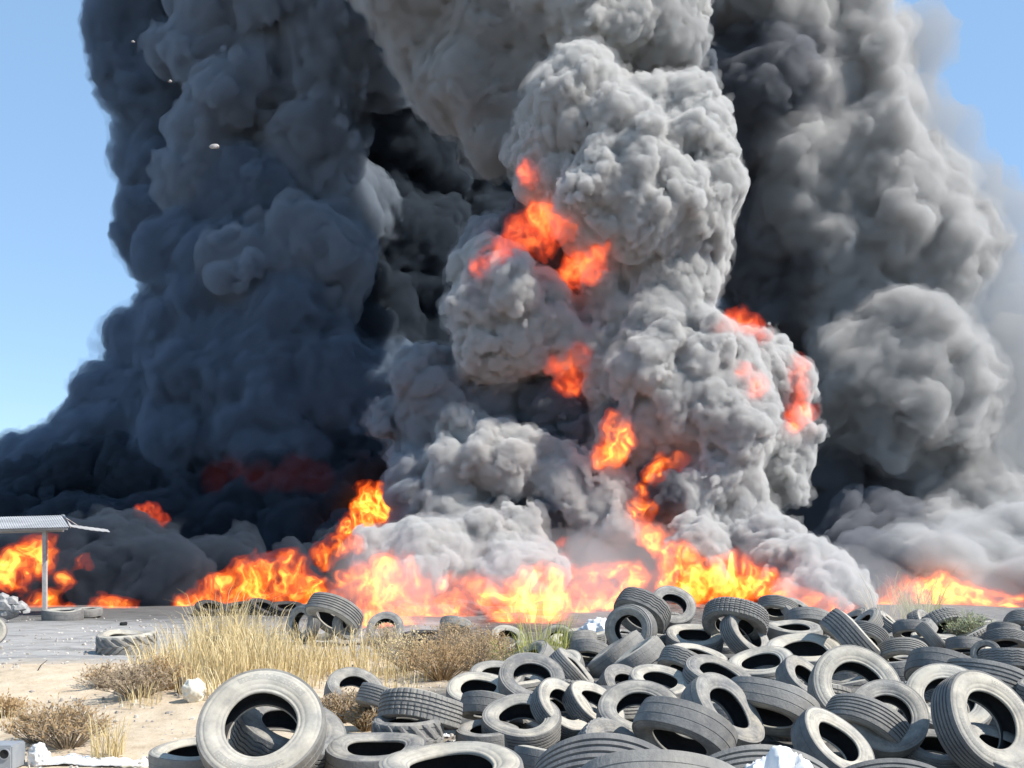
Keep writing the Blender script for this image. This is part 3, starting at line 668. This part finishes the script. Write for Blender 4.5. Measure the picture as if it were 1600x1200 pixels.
for (px,py,D,zt,ax,k,lb) in TL:
    Y=(HC-zt)*1600/(py-860); Dm=D*Y/1600
    loc=Vector(P(px,py,Y)); g=ground_z(loc.x,loc.y)
    # rest on the ground: lift a tyre whose lowest point would be under it
    a=Vector(ax).normalized(); low=loc.z-Dm*(.5*math.sqrt(max(0,1-a.z*a.z))+.13*abs(a.z))
    if low<g-.10:
        dz=g-.06-low; s=(HC-loc.z-dz)/(HC-loc.z); loc=Vector(P(px,py,Y*s)); Dm*=s; Y*=s
    PLACED.append((px,py,D,Y,loc,Dm))
    grp=('tyres scattered left of the pile' if px<800 and py>1040 else 'tyres in the burning yard' if px<800 else 'tyres dumped in the big pile')
    burnt='charred' in lb or 'little dark' in lb
    sq=(1,.86,1) if ('flattened' in lb or 'huge' in lb or 'broad' in lb) else (1,_tr.uniform(.95,1),1)
    if k=='lug': sq=(1,1,1.55 if 'small' in lb else 1.2)
    put_tyre(loc,ax,Dm,k,lb,grp,sq,burnt=burnt,spin=(0 if sq[1]==.86 else None))
# the rest of the heap: tyres wedged low between the others
fr=random.Random(77); FILL=[]
def try_fill(px,py,zt,Dm,ax,label,minsep=.55):
    Y=(HC-zt)*1600/(py-860); loc=Vector(P(px,py,Y)); D=Dm*1600/Y
    for (qx,qy,qD,qY,ql,qm) in PLACED:
        if (loc-ql).length<minsep*.5*(Dm+qm)*.5: return False
        if qY>Y-.15 and abs(px-qx)<.42*(D+qD)*.66 and -.30*(D+qD)*.62<(py-qy)<.34*(D+qD)*.7: return False
    for ql,qm in FILL:
        if (loc-ql).length<minsep*.5*(Dm+qm): return False
    FILL.append((loc,Dm)); PLACED.append((px,py,D,Y,loc,Dm))
    put_tyre(loc,ax,Dm,fr.choice(['rib','bald','bald','zigzag','block']),label,{'worn grey tyre wedged low among the others in the big pile':'tyres wedged low in the pile'}.get(label,'small far tyres at the right back'),small=D<62)
    return True
for i in range(4500):
    Y=fr.uniform(8.2,21); px=fr.uniform(770+max(0,(Y-11))*12,1690)
    zt=fr.choice([.14,.16,.34,.5]) if px>960 else fr.choice([.14,.16])
    if Y>16: zt=min(zt,.36)
    py=860+(HC-zt)*1600/Y
    if py>1235: continue
    t=fr.choice([.1,.25,.5,.9]); az=fr.uniform(0,6.28)
    try_fill(px,py,zt,fr.uniform(.72,1.02),(math.cos(az)*t,math.sin(az)*t,1),'worn grey tyre wedged low among the others in the big pile')
for i in range(1500):
    Y=fr.uniform(18,31); px=fr.uniform(1180+max(0,Y-22)*14,1680)
    if Y<22 and px<1330: continue
    zt=fr.choice([.15,.2,.3,.45]); py=860+(HC-zt)*1600/Y
    if py<982: continue
    t=fr.choice([.2,.5,1.0,2.0]); az=fr.uniform(0,6.28)
    try_fill(px,py,zt,fr.uniform(.8,1.05),(math.cos(az)*t,math.sin(az)*t,1),'dusty tyre among the small far ones at the right back of the pile',.7)
for px,py,a in ((330,950,.2),(372,952,-.1),(412,951,.5),(448,953,.1),(500,952,-.3),(640,955,.2),(735,958,.4),(850,958,-.2)):
    Y=30.3; put_tyre(Vector(P(px,0,Y)[:2]+(.14,)),(a,-.25,1),.98,'bald','charred black tyre lying in the flames at the edge of the yard','charred tyres along the fire front',burnt=True,small=True)
print('tyres',len(PLACED))
# ---------------------------------------------------------------- plants
class MBq:
    def __init__(s): s.v=[]; s.f=[]
    def strip(s,pts,ws,side):
        b0=len(s.v)
        for p,w in zip(pts,ws):
            s.v.append(tuple(p-side*w)); s.v.append(tuple(p+side*w))
        for i in range(len(pts)-1):
            a=b0+2*i; s.f.append((a,a+1,a+3,a+2))
    def stick(s,pts,rs,n=3):
        b0=len(s.v)
        for i,(p,r) in enumerate(zip(pts,rs)):
            d=(pts[min(i+1,len(pts)-1)]-pts[max(i-1,0)]).normalized()
            u=d.orthogonal().normalized(); v=d.cross(u)
            for k in range(n):
                a=2*math.pi*k/n; s.v.append(tuple(p+u*(math.cos(a)*r)+v*(math.sin(a)*r)))
        for i in range(len(pts)-1):
            for k in range(n): s.f.append((b0+i*n+k,b0+i*n+(k+1)%n,b0+(i+1)*n+(k+1)%n,b0+(i+1)*n+k))
    def leaf(s,p,d,side,ln,w):
        b0=len(s.v); m=p+d*(ln*.5)
        s.v+= [tuple(p),tuple(m-side*w),tuple(p+d*ln),tuple(m+side*w)]; s.f.append((b0,b0+1,b0+2,b0+3))
    def build(s,name,m,parent=None):
        me=bpy.data.meshes.new(name); me.from_pydata(s.v,[],s.f); me.update()
        return link(name,me,m,parent)
gr_=random.Random(3)
def tuft(mb,base,r,h,nb,wid=.007,lean=.5):
    for i in range(int(nb*.8)):
        a=gr_.uniform(0,6.28); rr=r*math.sqrt(gr_.random())
        x=base[0]+math.cos(a)*rr; y=base[1]+math.sin(a)*rr; p0=Vector((x,y,ground_z0(x,y)-.02))
        hh=h*(.35+.85*gr_.random()**1.3); b=a+gr_.uniform(-1,1); out=hh*gr_.uniform(.08,lean)
        d=Vector((math.cos(b),math.sin(b),0)); droop=gr_.uniform(0,.25)
        p1=p0+d*(out*.25)+Vector((0,0,hh*.5)); p2=p0+d*(out*.65)+Vector((0,0,hh*.85)); p3=p0+d*(out*(1+droop))+Vector((0,0,hh*(1-droop*.4)))
        sa=gr_.uniform(0,6.28); w=wid*gr_.uniform(.6,1.3)
        mb.strip([p0,p1,p2,p3],[w,w*.8,w*.55,w*.1],Vector((math.cos(sa),math.sin(sa),0)))
_gc={}
def ground_z0(x,y):
    return float(gz(x,y))
def leafm(name,c1,c2):
    m=simple(name,c1,c2,1.2,.75,0,0,True,.15); n=m.node_tree.nodes; l=m.node_tree.links
    b=n['Principled BSDF']; t=n.new('ShaderNodeBsdfTranslucent'); ms=n.new('ShaderNodeMixShader'); ms.inputs[0].default_value=.25
    l.new(b.inputs['Base Color'].links[0].from_socket,t.inputs[0]); l.new(b.outputs[0],ms.inputs[1]); l.new(t.outputs[0],ms.inputs[2]); l.new(ms.outputs[0],n['Material Output'].inputs[0])
    return m
G_DRY=leafm('dry_grass_straw',(.46,.34,.15),(.80,.68,.42))
G_BRN=leafm('brown_weed',(.27,.175,.09),(.54,.39,.22))
G_TWG=leafm('grey_twig',(.24,.185,.13),(.46,.37,.26))
G_GRN=leafm('yellow_green_grass',(.34,.37,.10),(.62,.58,.22))
G_PAL=leafm('pale_green_leaf',(.22,.27,.14),(.46,.50,.33))
mb=MBq()
for (px,py,h,r,nb) in [(345,1030,1.25,.35,330),(372,1026,1.15,.4,300),(330,1040,.95,.4,240),(400,1034,1.0,.4,260),(430,1040,.9,.4,240),(300,1046,.75,.4,200),(270,1052,.65,.4,180),(240,1040,.5,.4,140),
 (350,1062,.75,.5,260),(385,1066,.75,.5,260),(420,1066,.8,.5,280),(455,1056,.85,.45,260),(485,1050,.8,.45,240),(515,1058,.75,.45,240),(545,1056,.7,.45,220),(470,1074,.6,.4,200),(440,1082,.55,.35,160),(575,1064,.65,.4,200),(600,1056,.6,.4,180),(510,1032,.9,.4,220),(545,1030,.85,.4,200),(480,1030,.95,.4,220),(575,1036,.75,.4,180),(440,1020,1.0,.4,200),(320,1078,.5,.35,150),(365,1088,.4,.3,120),(280,1072,.5,.35,140),(610,1030,.7,.4,150),(650,1060,.5,.4,140),(620,1076,.4,.3,100),(320,1012,.8,.4,140),(400,1008,.7,.4,140),(460,1006,.65,.4,140),(540,1008,.6,.4,120)]:
    h*=.9; nb*=.85
    if px>420: h*=.68; nb*=.62
    tuft(mb,px_ground(px,py),r,h,nb)
for (px,py,h,r,nb) in [(165,1188,.42,.12,70),(180,1180,.38,.1,50),(150,1150,.25,.2,50),(20,1130,.2,.2,40),(220,1100,.3,.25,70),(485,1120,.2,.2,40)]: tuft(mb,px_ground(px,py),r,h,nb,.005)
tag(mb.build('dry_grass',G_DRY),'tall golden dry grass in front of the flames at left of centre','grass',None,'stuff')
def shrub(name,px,py,w,h,n,m,label,leaves=0,lm=None,group='dry weeds and bushes',cat='bush',flat=False):
    base=Vector(px_ground(px,py)); mb=MBq(); lb=MBq()
    for i in range(n):
        a=gr_.uniform(0,6.28); el=gr_.random()**.7
        tip=base+Vector((math.cos(a)*w*el,math.sin(a)*w*el*.8,h*(1.05-.55*el*el)*gr_.uniform(.65,1.05)))
        s0=base+Vector((math.cos(a)*w*.15*el,math.sin(a)*w*.15*el,-.02))
        mid=s0.lerp(tip,.5)+Vector((gr_.uniform(-1,1)*w*.08,gr_.uniform(-1,1)*w*.08,h*.06))
        mb.stick([s0,mid,tip],[.006,.004,.0015])
        for k in range(5):
            t=gr_.uniform(.35,.95); q=s0.lerp(mid,t*2) if t<.5 else mid.lerp(tip,t*2-1)
            d=Vector((gr_.uniform(-1,1),gr_.uniform(-1,1),gr_.uniform(.0,1.2))).normalized(); ln=gr_.uniform(.08,.2)*max(.6,h/.5)
            sd=d.orthogonal().normalized()
            mb.strip([q,q+d*ln*.5+Vector((0,0,.01)),q+d*ln],[.0028,.002,.0008],sd)
            for j in range(leaves):
                e=q+d*ln*gr_.uniform(.2,1); dd=(d+Vector((gr_.uniform(-1,1),gr_.uniform(-1,1),gr_.uniform(-.6,1)))).normalized()
                lb.leaf(e,dd,dd.orthogonal().normalized(),gr_.uniform(.025,.05),gr_.uniform(.006,.012))
    o=mb.build(name,m); 
    if lb.v: lb.build('foliage',lm or m,o)
    tag(o,label,cat,group)
    return o
shrub('dry_bush',690,1062,.75,.62,120,G_BRN,'rusty brown weed bush behind the tyres left of centre',2)
shrub('dry_bush',745,1048,.7,.6,110,G_TWG,'grey brown weed bush next to the left tip of the pile',2,G_BRN)
shrub('dry_bush',640,1046,.65,.55,100,G_TWG,'pale twiggy bush between golden grass and rusty bush',2,G_DRY)
shrub('dry_bush',710,1022,.7,.6,90,G_TWG,'dull twiggy bush farther back close to the flames',2,G_BRN)
shrub('dry_bush',600,1020,.6,.55,80,G_TWG,'twiggy grey bush behind the golden grass near the steam',1,G_DRY)
shrub('dry_bush',765,1030,.5,.5,80,G_BRN,'small brown bush right beside the yellow green weeds',2)
shrub('dry_bush',105,1168,.5,.42,110,G_TWG,'low twiggy brown bush on the sand at the lower left corner',2,G_BRN)
shrub('dry_bush',60,1160,.4,.32,80,G_TWG,'smaller twiggy bush left of the low brown one in the corner',2,G_BRN)
shrub('dry_bush',215,1092,.6,.42,110,G_TWG,'greyish dry bush at the foot of the sand mound',2,G_TWG)
shrub('dry_bush',165,1080,.45,.3,70,G_TWG,'thin dry bush on the slope of the sand mound',1,G_BRN)
shrub('dry_bush',255,1078,.5,.42,80,G_BRN,'reddish dry bush between the sand mound and the golden grass',2)
shrub('dry_bush',535,1128,.4,.35,110,G_BRN,'brown bush in front of the cream tyre at the grass edge',2,G_TWG)
shrub('dry_bush',572,1142,.28,.26,70,G_BRN,'small brown weed beside the small tractor tyre',2,G_TWG)
shrub('dry_bush',10,1120,.35,.22,50,G_BRN,'low orange brown weed at the left edge',2)
shrub('leafy_bush',1515,1006,.5,.62,90,G_TWG,'pale green leafy bush among the far tyres at right',7,G_PAL,'green plants')
mb=MBq(); bs=px_ground(848,1040); tuft(mb,bs,.4,.8,260,.006); tuft(mb,px_ground(830,1046),.25,.5,120,.006); tuft(mb,px_ground(790,1040),.3,.45,120,.006)
tag(mb.build('green_weed',G_GRN),'yellow green grassy weed between grass and tyre pile','weed','green plants')
mb=MBq(); tuft(mb,P(1440,985,25.5),.42,1.0,260,.008,.6); 
o=mb.build('green_weed',G_GRN); tag(o,'green grassy weed in front of the right hand flames','weed','green plants')
mb=MBq(); tuft(mb,P(1428,985,26),.55,1.6,120,.006,.6); tuft(mb,P(1385,985,26.5),.4,1.3,60,.006,.7)
tag(mb.build('tall_grass',G_DRY),'tall golden grass stalks rising over the green weed by the flames','grass','green plants')

# ---------------------------------------------------------------- canopy
M_ROOF=simple('weathered_white_sheet',(.26,.255,.25),(.52,.51,.50),1.1,.5,.1,.01,False,.4)
M_STEEL=simple('grey_post_steel',(.33,.30,.28),(.48,.46,.44),6,.5,.1,.01,False,.4)
def bmesh_box(mb,x0,x1,y0,y1,z0,z1):
    b0=len(mb.v)
    mb.v+=[(x,y,z) for x in (x0,x1) for y in (y0,y1) for z in (z0,z1)]
    for f in ((0,1,3,2),(4,6,7,5),(0,4,5,1),(2,3,7,6),(0,2,6,4),(1,5,7,3)): mb.f.append(tuple(b0+i for i in f))
def sheet(mb,c00,c10,c01,c11,nu,nv,amp,per,th=.012,sag=0,axis_u=True):
    """corrugated sheet with thickness between four corners"""
    c00,c10,c01,c11=map(Vector,(c00,c10,c01,c11)); b0=len(mb.v)
    for lay in (0,1):
        for i in range(nu+1):
            u=i/nu
            for j in range(nv+1):
                v=j/nv; p=c00.lerp(c10,u).lerp(c01.lerp(c11,u),v)
                ph=(u if axis_u else v)*per*2*math.pi
                p=p+Vector((0,0,amp*math.sin(ph)-sag*math.sin(u*math.pi)*(1-v)*.6-lay*th)); mb.v.append(tuple(p))
    W=nv+1; L=(nu+1)*W
    for i in range(nu):
        for j in range(nv):
            a=b0+i*W+j; mb.f.append((a,a+W,a+W+1,a+1)); a+=L; mb.f.append((a,a+1,a+W+1,a+W))
    for i in range(nu):
        for j in (0,nv):
            a=b0+i*W+j; mb.f.append((a,a+L,a+L+W,a+W))
    for j in range(nv):
        for i in (0,nu):
            a=b0+i*W+j; mb.f.append((a,a+1,a+L+1,a+L))
can=bpy.data.objects.new('canopy',None); C.collection.objects.link(can); cx,cy,cz=P(92,952,30); can.location=(cx,cy,0)
tag(can,'white corrugated metal canopy roof on a thin post in the burning yard','canopy')
def W2(px,py,Y):
    p=Vector(P(px,py,Y)); return tuple(p-Vector((cx,cy,0)))
mb=MBq(); sheet(mb,W2(-160,830,28.6),W2(108,823,28.6),W2(-160,812,31.8),W2(96,805,31.8),400,8,.010,70); mb.build('roof_sheet',M_ROOF,can)
mb=MBq(); sheet(mb,W2(96,804,31.8),W2(101,804,31.8),W2(114,822,30.2),W2(110,824,28.6),6,6,.01,2,.02); sheet(mb,W2(97,805,31.9),W2(130,826,32.5),W2(97,805,32.0),W2(100,807,35),10,4,.01,3); mb.build('gable_sheet',M_ROOF,can)
mb=MBq(); sheet(mb,W2(108,822,28.8),W2(172,831,29.3),W2(106,819,31.0),W2(168,827,31.3),60,6,.004,7,.008,.04); mb.build('bent_sheet',M_ROOF,can)
mb=MBq(); x0,_,z0=W2(-160,832.5,28.8); x1,_,z1=W2(106,826,28.8)
sheet(mb,W2(-160,831.2,28.75),W2(106,824.6,28.75),W2(-160,831.2,28.83),W2(106,824.6,28.83),4,1,0,1,.06); mb.build('beam',M_ROOF,can)
for k in range(3):
    yy=29.3+k*.9; pz=831.5-7.5*k; mb=MBq(); sheet(mb,W2(-160,pz+2,yy),W2(100,pz-5,yy),W2(-160,pz+2,yy+.06),W2(100,pz-5,yy+.06),2,1,0,1,.08); mb.build('purlin',M_STEEL,can)
mb=MBq(); bmesh_box(mb,-.055,.055,-.055-.9,.055-.9,-.05,2.47); mb.build('post',M_STEEL,can)
mb=MBq(); xl=-3.9; bmesh_box(mb,xl-.055,xl+.055,-.955,-.845,-.05,2.44); mb.build('post',M_STEEL,can)
# ---------------------------------------------------------------- small things
def lump(name,loc,size,m,label,cat,group=None,seed=0,sub=4,amp=.35,fr_=2.2,crease=False,parent=None,flat=False):
    import bmesh
    bm=bmesh.new(); bmesh.ops.create_icosphere(bm,subdivisions=sub,radius=1)
    co=np.array([v.co[:] for v in bm.verts],np.float32); nn=co.copy()
    q=co*fr_+seed*13.7+50
    if crease: d=amp*(np.abs(vnoise(q))*-1.2+.3)+amp*.6*(-np.abs(vnoise(q*2.3)))+amp*.3*(-np.abs(vnoise(q*5.1)))
    else: d=amp*vnoise(q)+amp*.4*vnoise(q*2.6)+amp*.2*vnoise(q*5.5)
    co=co*(1+d)[:,None]
    for v,c in zip(bm.verts,co): v.co=c*np.array(size)
    me=bpy.data.meshes.new(name); bm.to_mesh(me); bm.free()
    for p in me.polygons: p.use_smooth=not flat
    o=link(name,me,m); o.location=loc
    if label: tag(o,label,cat,group)
    return o
M_BAG=simple('white_plastic',(.58,.59,.60),(.78,.78,.77),4,.35,.15,.01,False,.5)
M_CRM=simple('cream_sack',(.60,.54,.42),(.80,.76,.66),9,.7,.3,.01)
M_RUB=simple('grey_rubble',(.18,.18,.18),(.42,.41,.39),7,.95,.6,.03)
M_PLA=simple('grey_plastic',(.20,.215,.235),(.30,.315,.33),5,.5,.15,.01,False,.4)
M_BLK=simple('black_void_plastic',(.01,.01,.01),(.02,.02,.02),5,.8,0,0)
M_WD=simple('dark_wood',(.07,.055,.045),(.16,.13,.10),14,.9,.5,.01)
x,y,z=px_ground(1225,1215); lump('plastic_sack',(1.44,5.5,.26),(.33,.2,.58),M_BAG,'crumpled white plastic sack at the bottom edge among the front tyres','sack','plastic waste',1,6,.16,2.6,True)
x,y,z=P(936,982,20.5); lump('plastic_sack',(x,y,z-.12),(.42,.3,.34),M_BAG,'white plastic sack behind the back tyres next to the flames','sack','plastic waste',2,5,.3,1.9,True)
x,y,z=px_ground(303,1103); lump('plastic_sack',(x,y,z+.12),(.145,.13,.16),M_CRM,'rounded cream sack in the edge of the golden grass','sack','plastic waste',3,4,.25,2.0,True)
x,y,z=px_ground(62,1196); lump('plastic_sack',(x,y,z+.07),(.11,.09,.13),M_BAG,'small knotted white bag at the lower left corner','bag','plastic waste',4,5,.38,1.8,True)
def scrap(px,py,w,d,label,seed,m=M_BAG,group='plastic waste'):
    x,y,z=px_ground(px,py); N=22
    u=np.linspace(-1,1,N); U,Vv=np.meshgrid(u,u,indexing='ij'); p=np.stack([U,Vv,U*0],-1).reshape(-1,3).astype(np.float32)
    e=1+.35*vnoise(p*1.7+seed*9.1)
    zz=.07*np.abs(vnoise(p*1.8+seed))+.045*np.abs(vnoise(p*4.1+seed*3))+.02*vnoise(p*9+seed); R=np.sqrt((p[:,0]**2+p[:,1]**2))
    zz=zz*(1.25-np.clip(R,0,1))*(w/.35)**.5
    top=np.stack([p[:,0]*w*e,p[:,1]*d*e,zz+.012],1); bot=top.copy(); bot[:,2]-=.008
    I=(np.arange(N-1)[:,None]*N+np.arange(N-1)[None]).ravel(); Q=np.stack([I,I+N,I+N+1,I+1],1)
    edge=np.concatenate([np.arange(N)*N,(N-1)*N+np.arange(1,N),(np.arange(N-1)[::-1])*N+N-1,np.arange(N-1)[::-1][:-1]])
    e2=np.roll(edge,-1); side=np.stack([edge,e2,e2+N*N,edge+N*N],1)
    me=np_mesh('plastic_scrap',np.concatenate([top,bot]),np.concatenate([Q,Q[:,::-1]+N*N,side]))
    o=link('plastic_scrap',me,m); o.location=(x,y,z); tag(o,label,'scrap',group)
scrap(112,1192,.30,.16,'white crumpled plastic right of the knotted bag in the corner',1)
scrap(170,1194,.28,.13,'flat white plastic sheet along the bottom left edge',2)
scrap(225,1197,.2,.12,'white plastic scrap touching the dark shaded flat tyre',3,M_CRM)
scrap(40,1143,.13,.1,'pale scrap on the sand behind the corner bushes',4,M_CRM)
scrap(704,1165,.09,.06,'tiny white scrap on the ground right of the small tractor tyre',5)
scrap(722,1160,.08,.06,'tiny white scrap nearest the shaded tyre under the pile',6)
scrap(545,1160,.11,.07,'thin white scrap in front of the brown bush',7)
scrap(692,1152,.07,.05,'tiny white scrap hidden close to the tractor tyre lugs',8)
# container with a round black opening
import bmesh
x,y,z=px_ground(-6,1200); con=bpy.data.objects.new('plastic_container',None); C.collection.objects.link(con); con.location=(x,y,z)
tag(con,'grey plastic container with a black opening, cut by the lower left corner','container','plastic waste')
bm=bmesh.new(); bmesh.ops.create_cube(bm,size=1); bmesh.ops.scale(bm,vec=(.40,.26,.22),verts=bm.verts); bmesh.ops.translate(bm,vec=(0,0,.11),verts=bm.verts)
fcs=[f for f in bm.faces if f.normal.y<-.9]
bmesh.ops.bevel(bm,geom=list(bm.edges),offset=.012,segments=2,affect='EDGES')
me=bpy.data.meshes.new('body'); bm.to_mesh(me); bm.free(); 
link('body',me,M_PLA,con)
mb=MBq()
for k in range(24):
    a=2*math.pi*k/24; a2=2*math.pi*(k+1)/24
    for (r0,yy0,r1,yy1) in ((.048,-.125,.048,-.142),(.048,-.142,.040,-.142)):
        b0=len(mb.v); mb.v+=[(.14+r0*math.cos(a),yy0,.15+r0*math.sin(a)),(.14+r0*math.cos(a2),yy0,.15+r0*math.sin(a2)),(.14+r1*math.cos(a2),yy1,.15+r1*math.sin(a2)),(.14+r1*math.cos(a),yy1,.15+r1*math.sin(a))]; mb.f.append((b0,b0+1,b0+2,b0+3))
mb.build('neck_ring',M_PLA,con)
mb=MBq()
for k in range(24):
    a=2*math.pi*k/24; a2=2*math.pi*(k+1)/24; b0=len(mb.v)
    mb.v+=[(.14+.040*math.cos(a),-.140,.15+.040*math.sin(a)),(.14+.040*math.cos(a2),-.140,.15+.040*math.sin(a2)),(.14,-.132,.15)]; mb.f.append((b0,b0+1,b0+2))
mb.build('opening',M_BLK,con)
x,y,z=px_ground(283,1082); mb=MBq(); mb.stick([Vector((x,y,z-.05)),Vector((x+.005,y,z+.08)),Vector((x+.012,y,z+.19))],[.055,.05,.042],7)
mb.f.append(tuple(range(len(mb.v)-7,len(mb.v)))); tag(mb.build('wood_stump',M_WD),'short dark wooden stump behind the cream sack','stump')
x,y,z=px_ground(66,1078); mb=MBq(); mb.stick([Vector((x-.06,y,z+.0)),Vector((x-.01,y-.02,z+.07)),Vector((x+.06,y+.02,z+.14))],[.008,.007,.004],5)
tag(mb.build('dead_stick',M_WD),'thin dead stick poking out of the sand mound','stick')
for i,(px,py,s,lb) in enumerate([(8,946,.24,'largest'),(22,950,.2,'blocky'),(34,947,.17,'rightmost'),(4,934,.18,'topmost left'),(20,938,.18,'second highest'),(42,955,.10,'smallest'),(12,957,.2,'lowest')]):
    x,y,z=P(px,py,27); lump('concrete_chunk',(x,y,z),(s*1.2,s,s*.9),M_RUB,lb+' grey concrete chunk of the rubble heap at the left edge','rubble','rubble heap at the left edge',20+i,1,.55,1.4,flat=True)
x,y,z=px_ground(193,978); lump('rubber_scrap',(x,y,z+.05),(.09,.07,.06),M_BLK,'tiny black scrap lying in the middle of the ash yard','scrap',None,33,2,.4,1.5)
# gravel and small trash on the dirt
mb=MBq(); pr_=random.Random(9)
def pebble(x,y,s):
    z=ground_z0(x,y); b0=len(mb.v); n=6
    top=(x+pr_.uniform(-.2,.2)*s,y,z+s*.55)
    for k in range(n):
        a=2*math.pi*k/n+pr_.uniform(-.3,.3); r=s*pr_.uniform(.7,1.1); mb.v.append((x+math.cos(a)*r,y+math.sin(a)*r,z-.03))
    for k in range(n):
        a=2*math.pi*k/n+pr_.uniform(-.3,.3); r=s*pr_.uniform(.5,.9); mb.v.append((x+math.cos(a)*r,y+math.sin(a)*r,z+s*.35*pr_.uniform(.6,1.2)))
    mb.v.append(top)
    for k in range(n):
        k2=(k+1)%n; mb.f.append((b0+k,b0+k2,b0+n+k2,b0+n+k)); mb.f.append((b0+n+k,b0+n+k2,b0+2*n))
for i in range(1500):
    y=8+13*pr_.random()**1.6; px=pr_.uniform(-40,900); pebble((px-800)/F*y,y,pr_.uniform(.008,.03)*(1.6 if pr_.random()<.08 else 1))
for i in range(500):
    y=pr_.uniform(16,30); px=pr_.uniform(-40,480); pebble((px-800)/F*y,y,pr_.uniform(.012,.05))
tag(mb.build('gravel',simple('gravel_stone',(.20,.18,.16),(.60,.56,.50),3,.9,.2,.01,True)),'small stones scattered over the sand and ash','gravel',None,'stuff')
# ash flakes carried up by the heat
M_FLK=simple('pale_ash',(.25,.23,.22),(.45,.42,.4),20,.9,.2,.01)
for i,(px,py,s,lb) in enumerate([(335,229,.13,'largest pale ash flake floating in front of the black cloud'),(266,127,.06,'thin ash flake floating below the top left edge of the cloud'),(208,65,.05,'highest thin ash flake floating near the top left')]):
    lump('ash_flake',P(px,py,30),(s,.03,s*.55),M_FLK,lb,'ash flake','ash flakes in the air',40+i,2,.4,1.6)
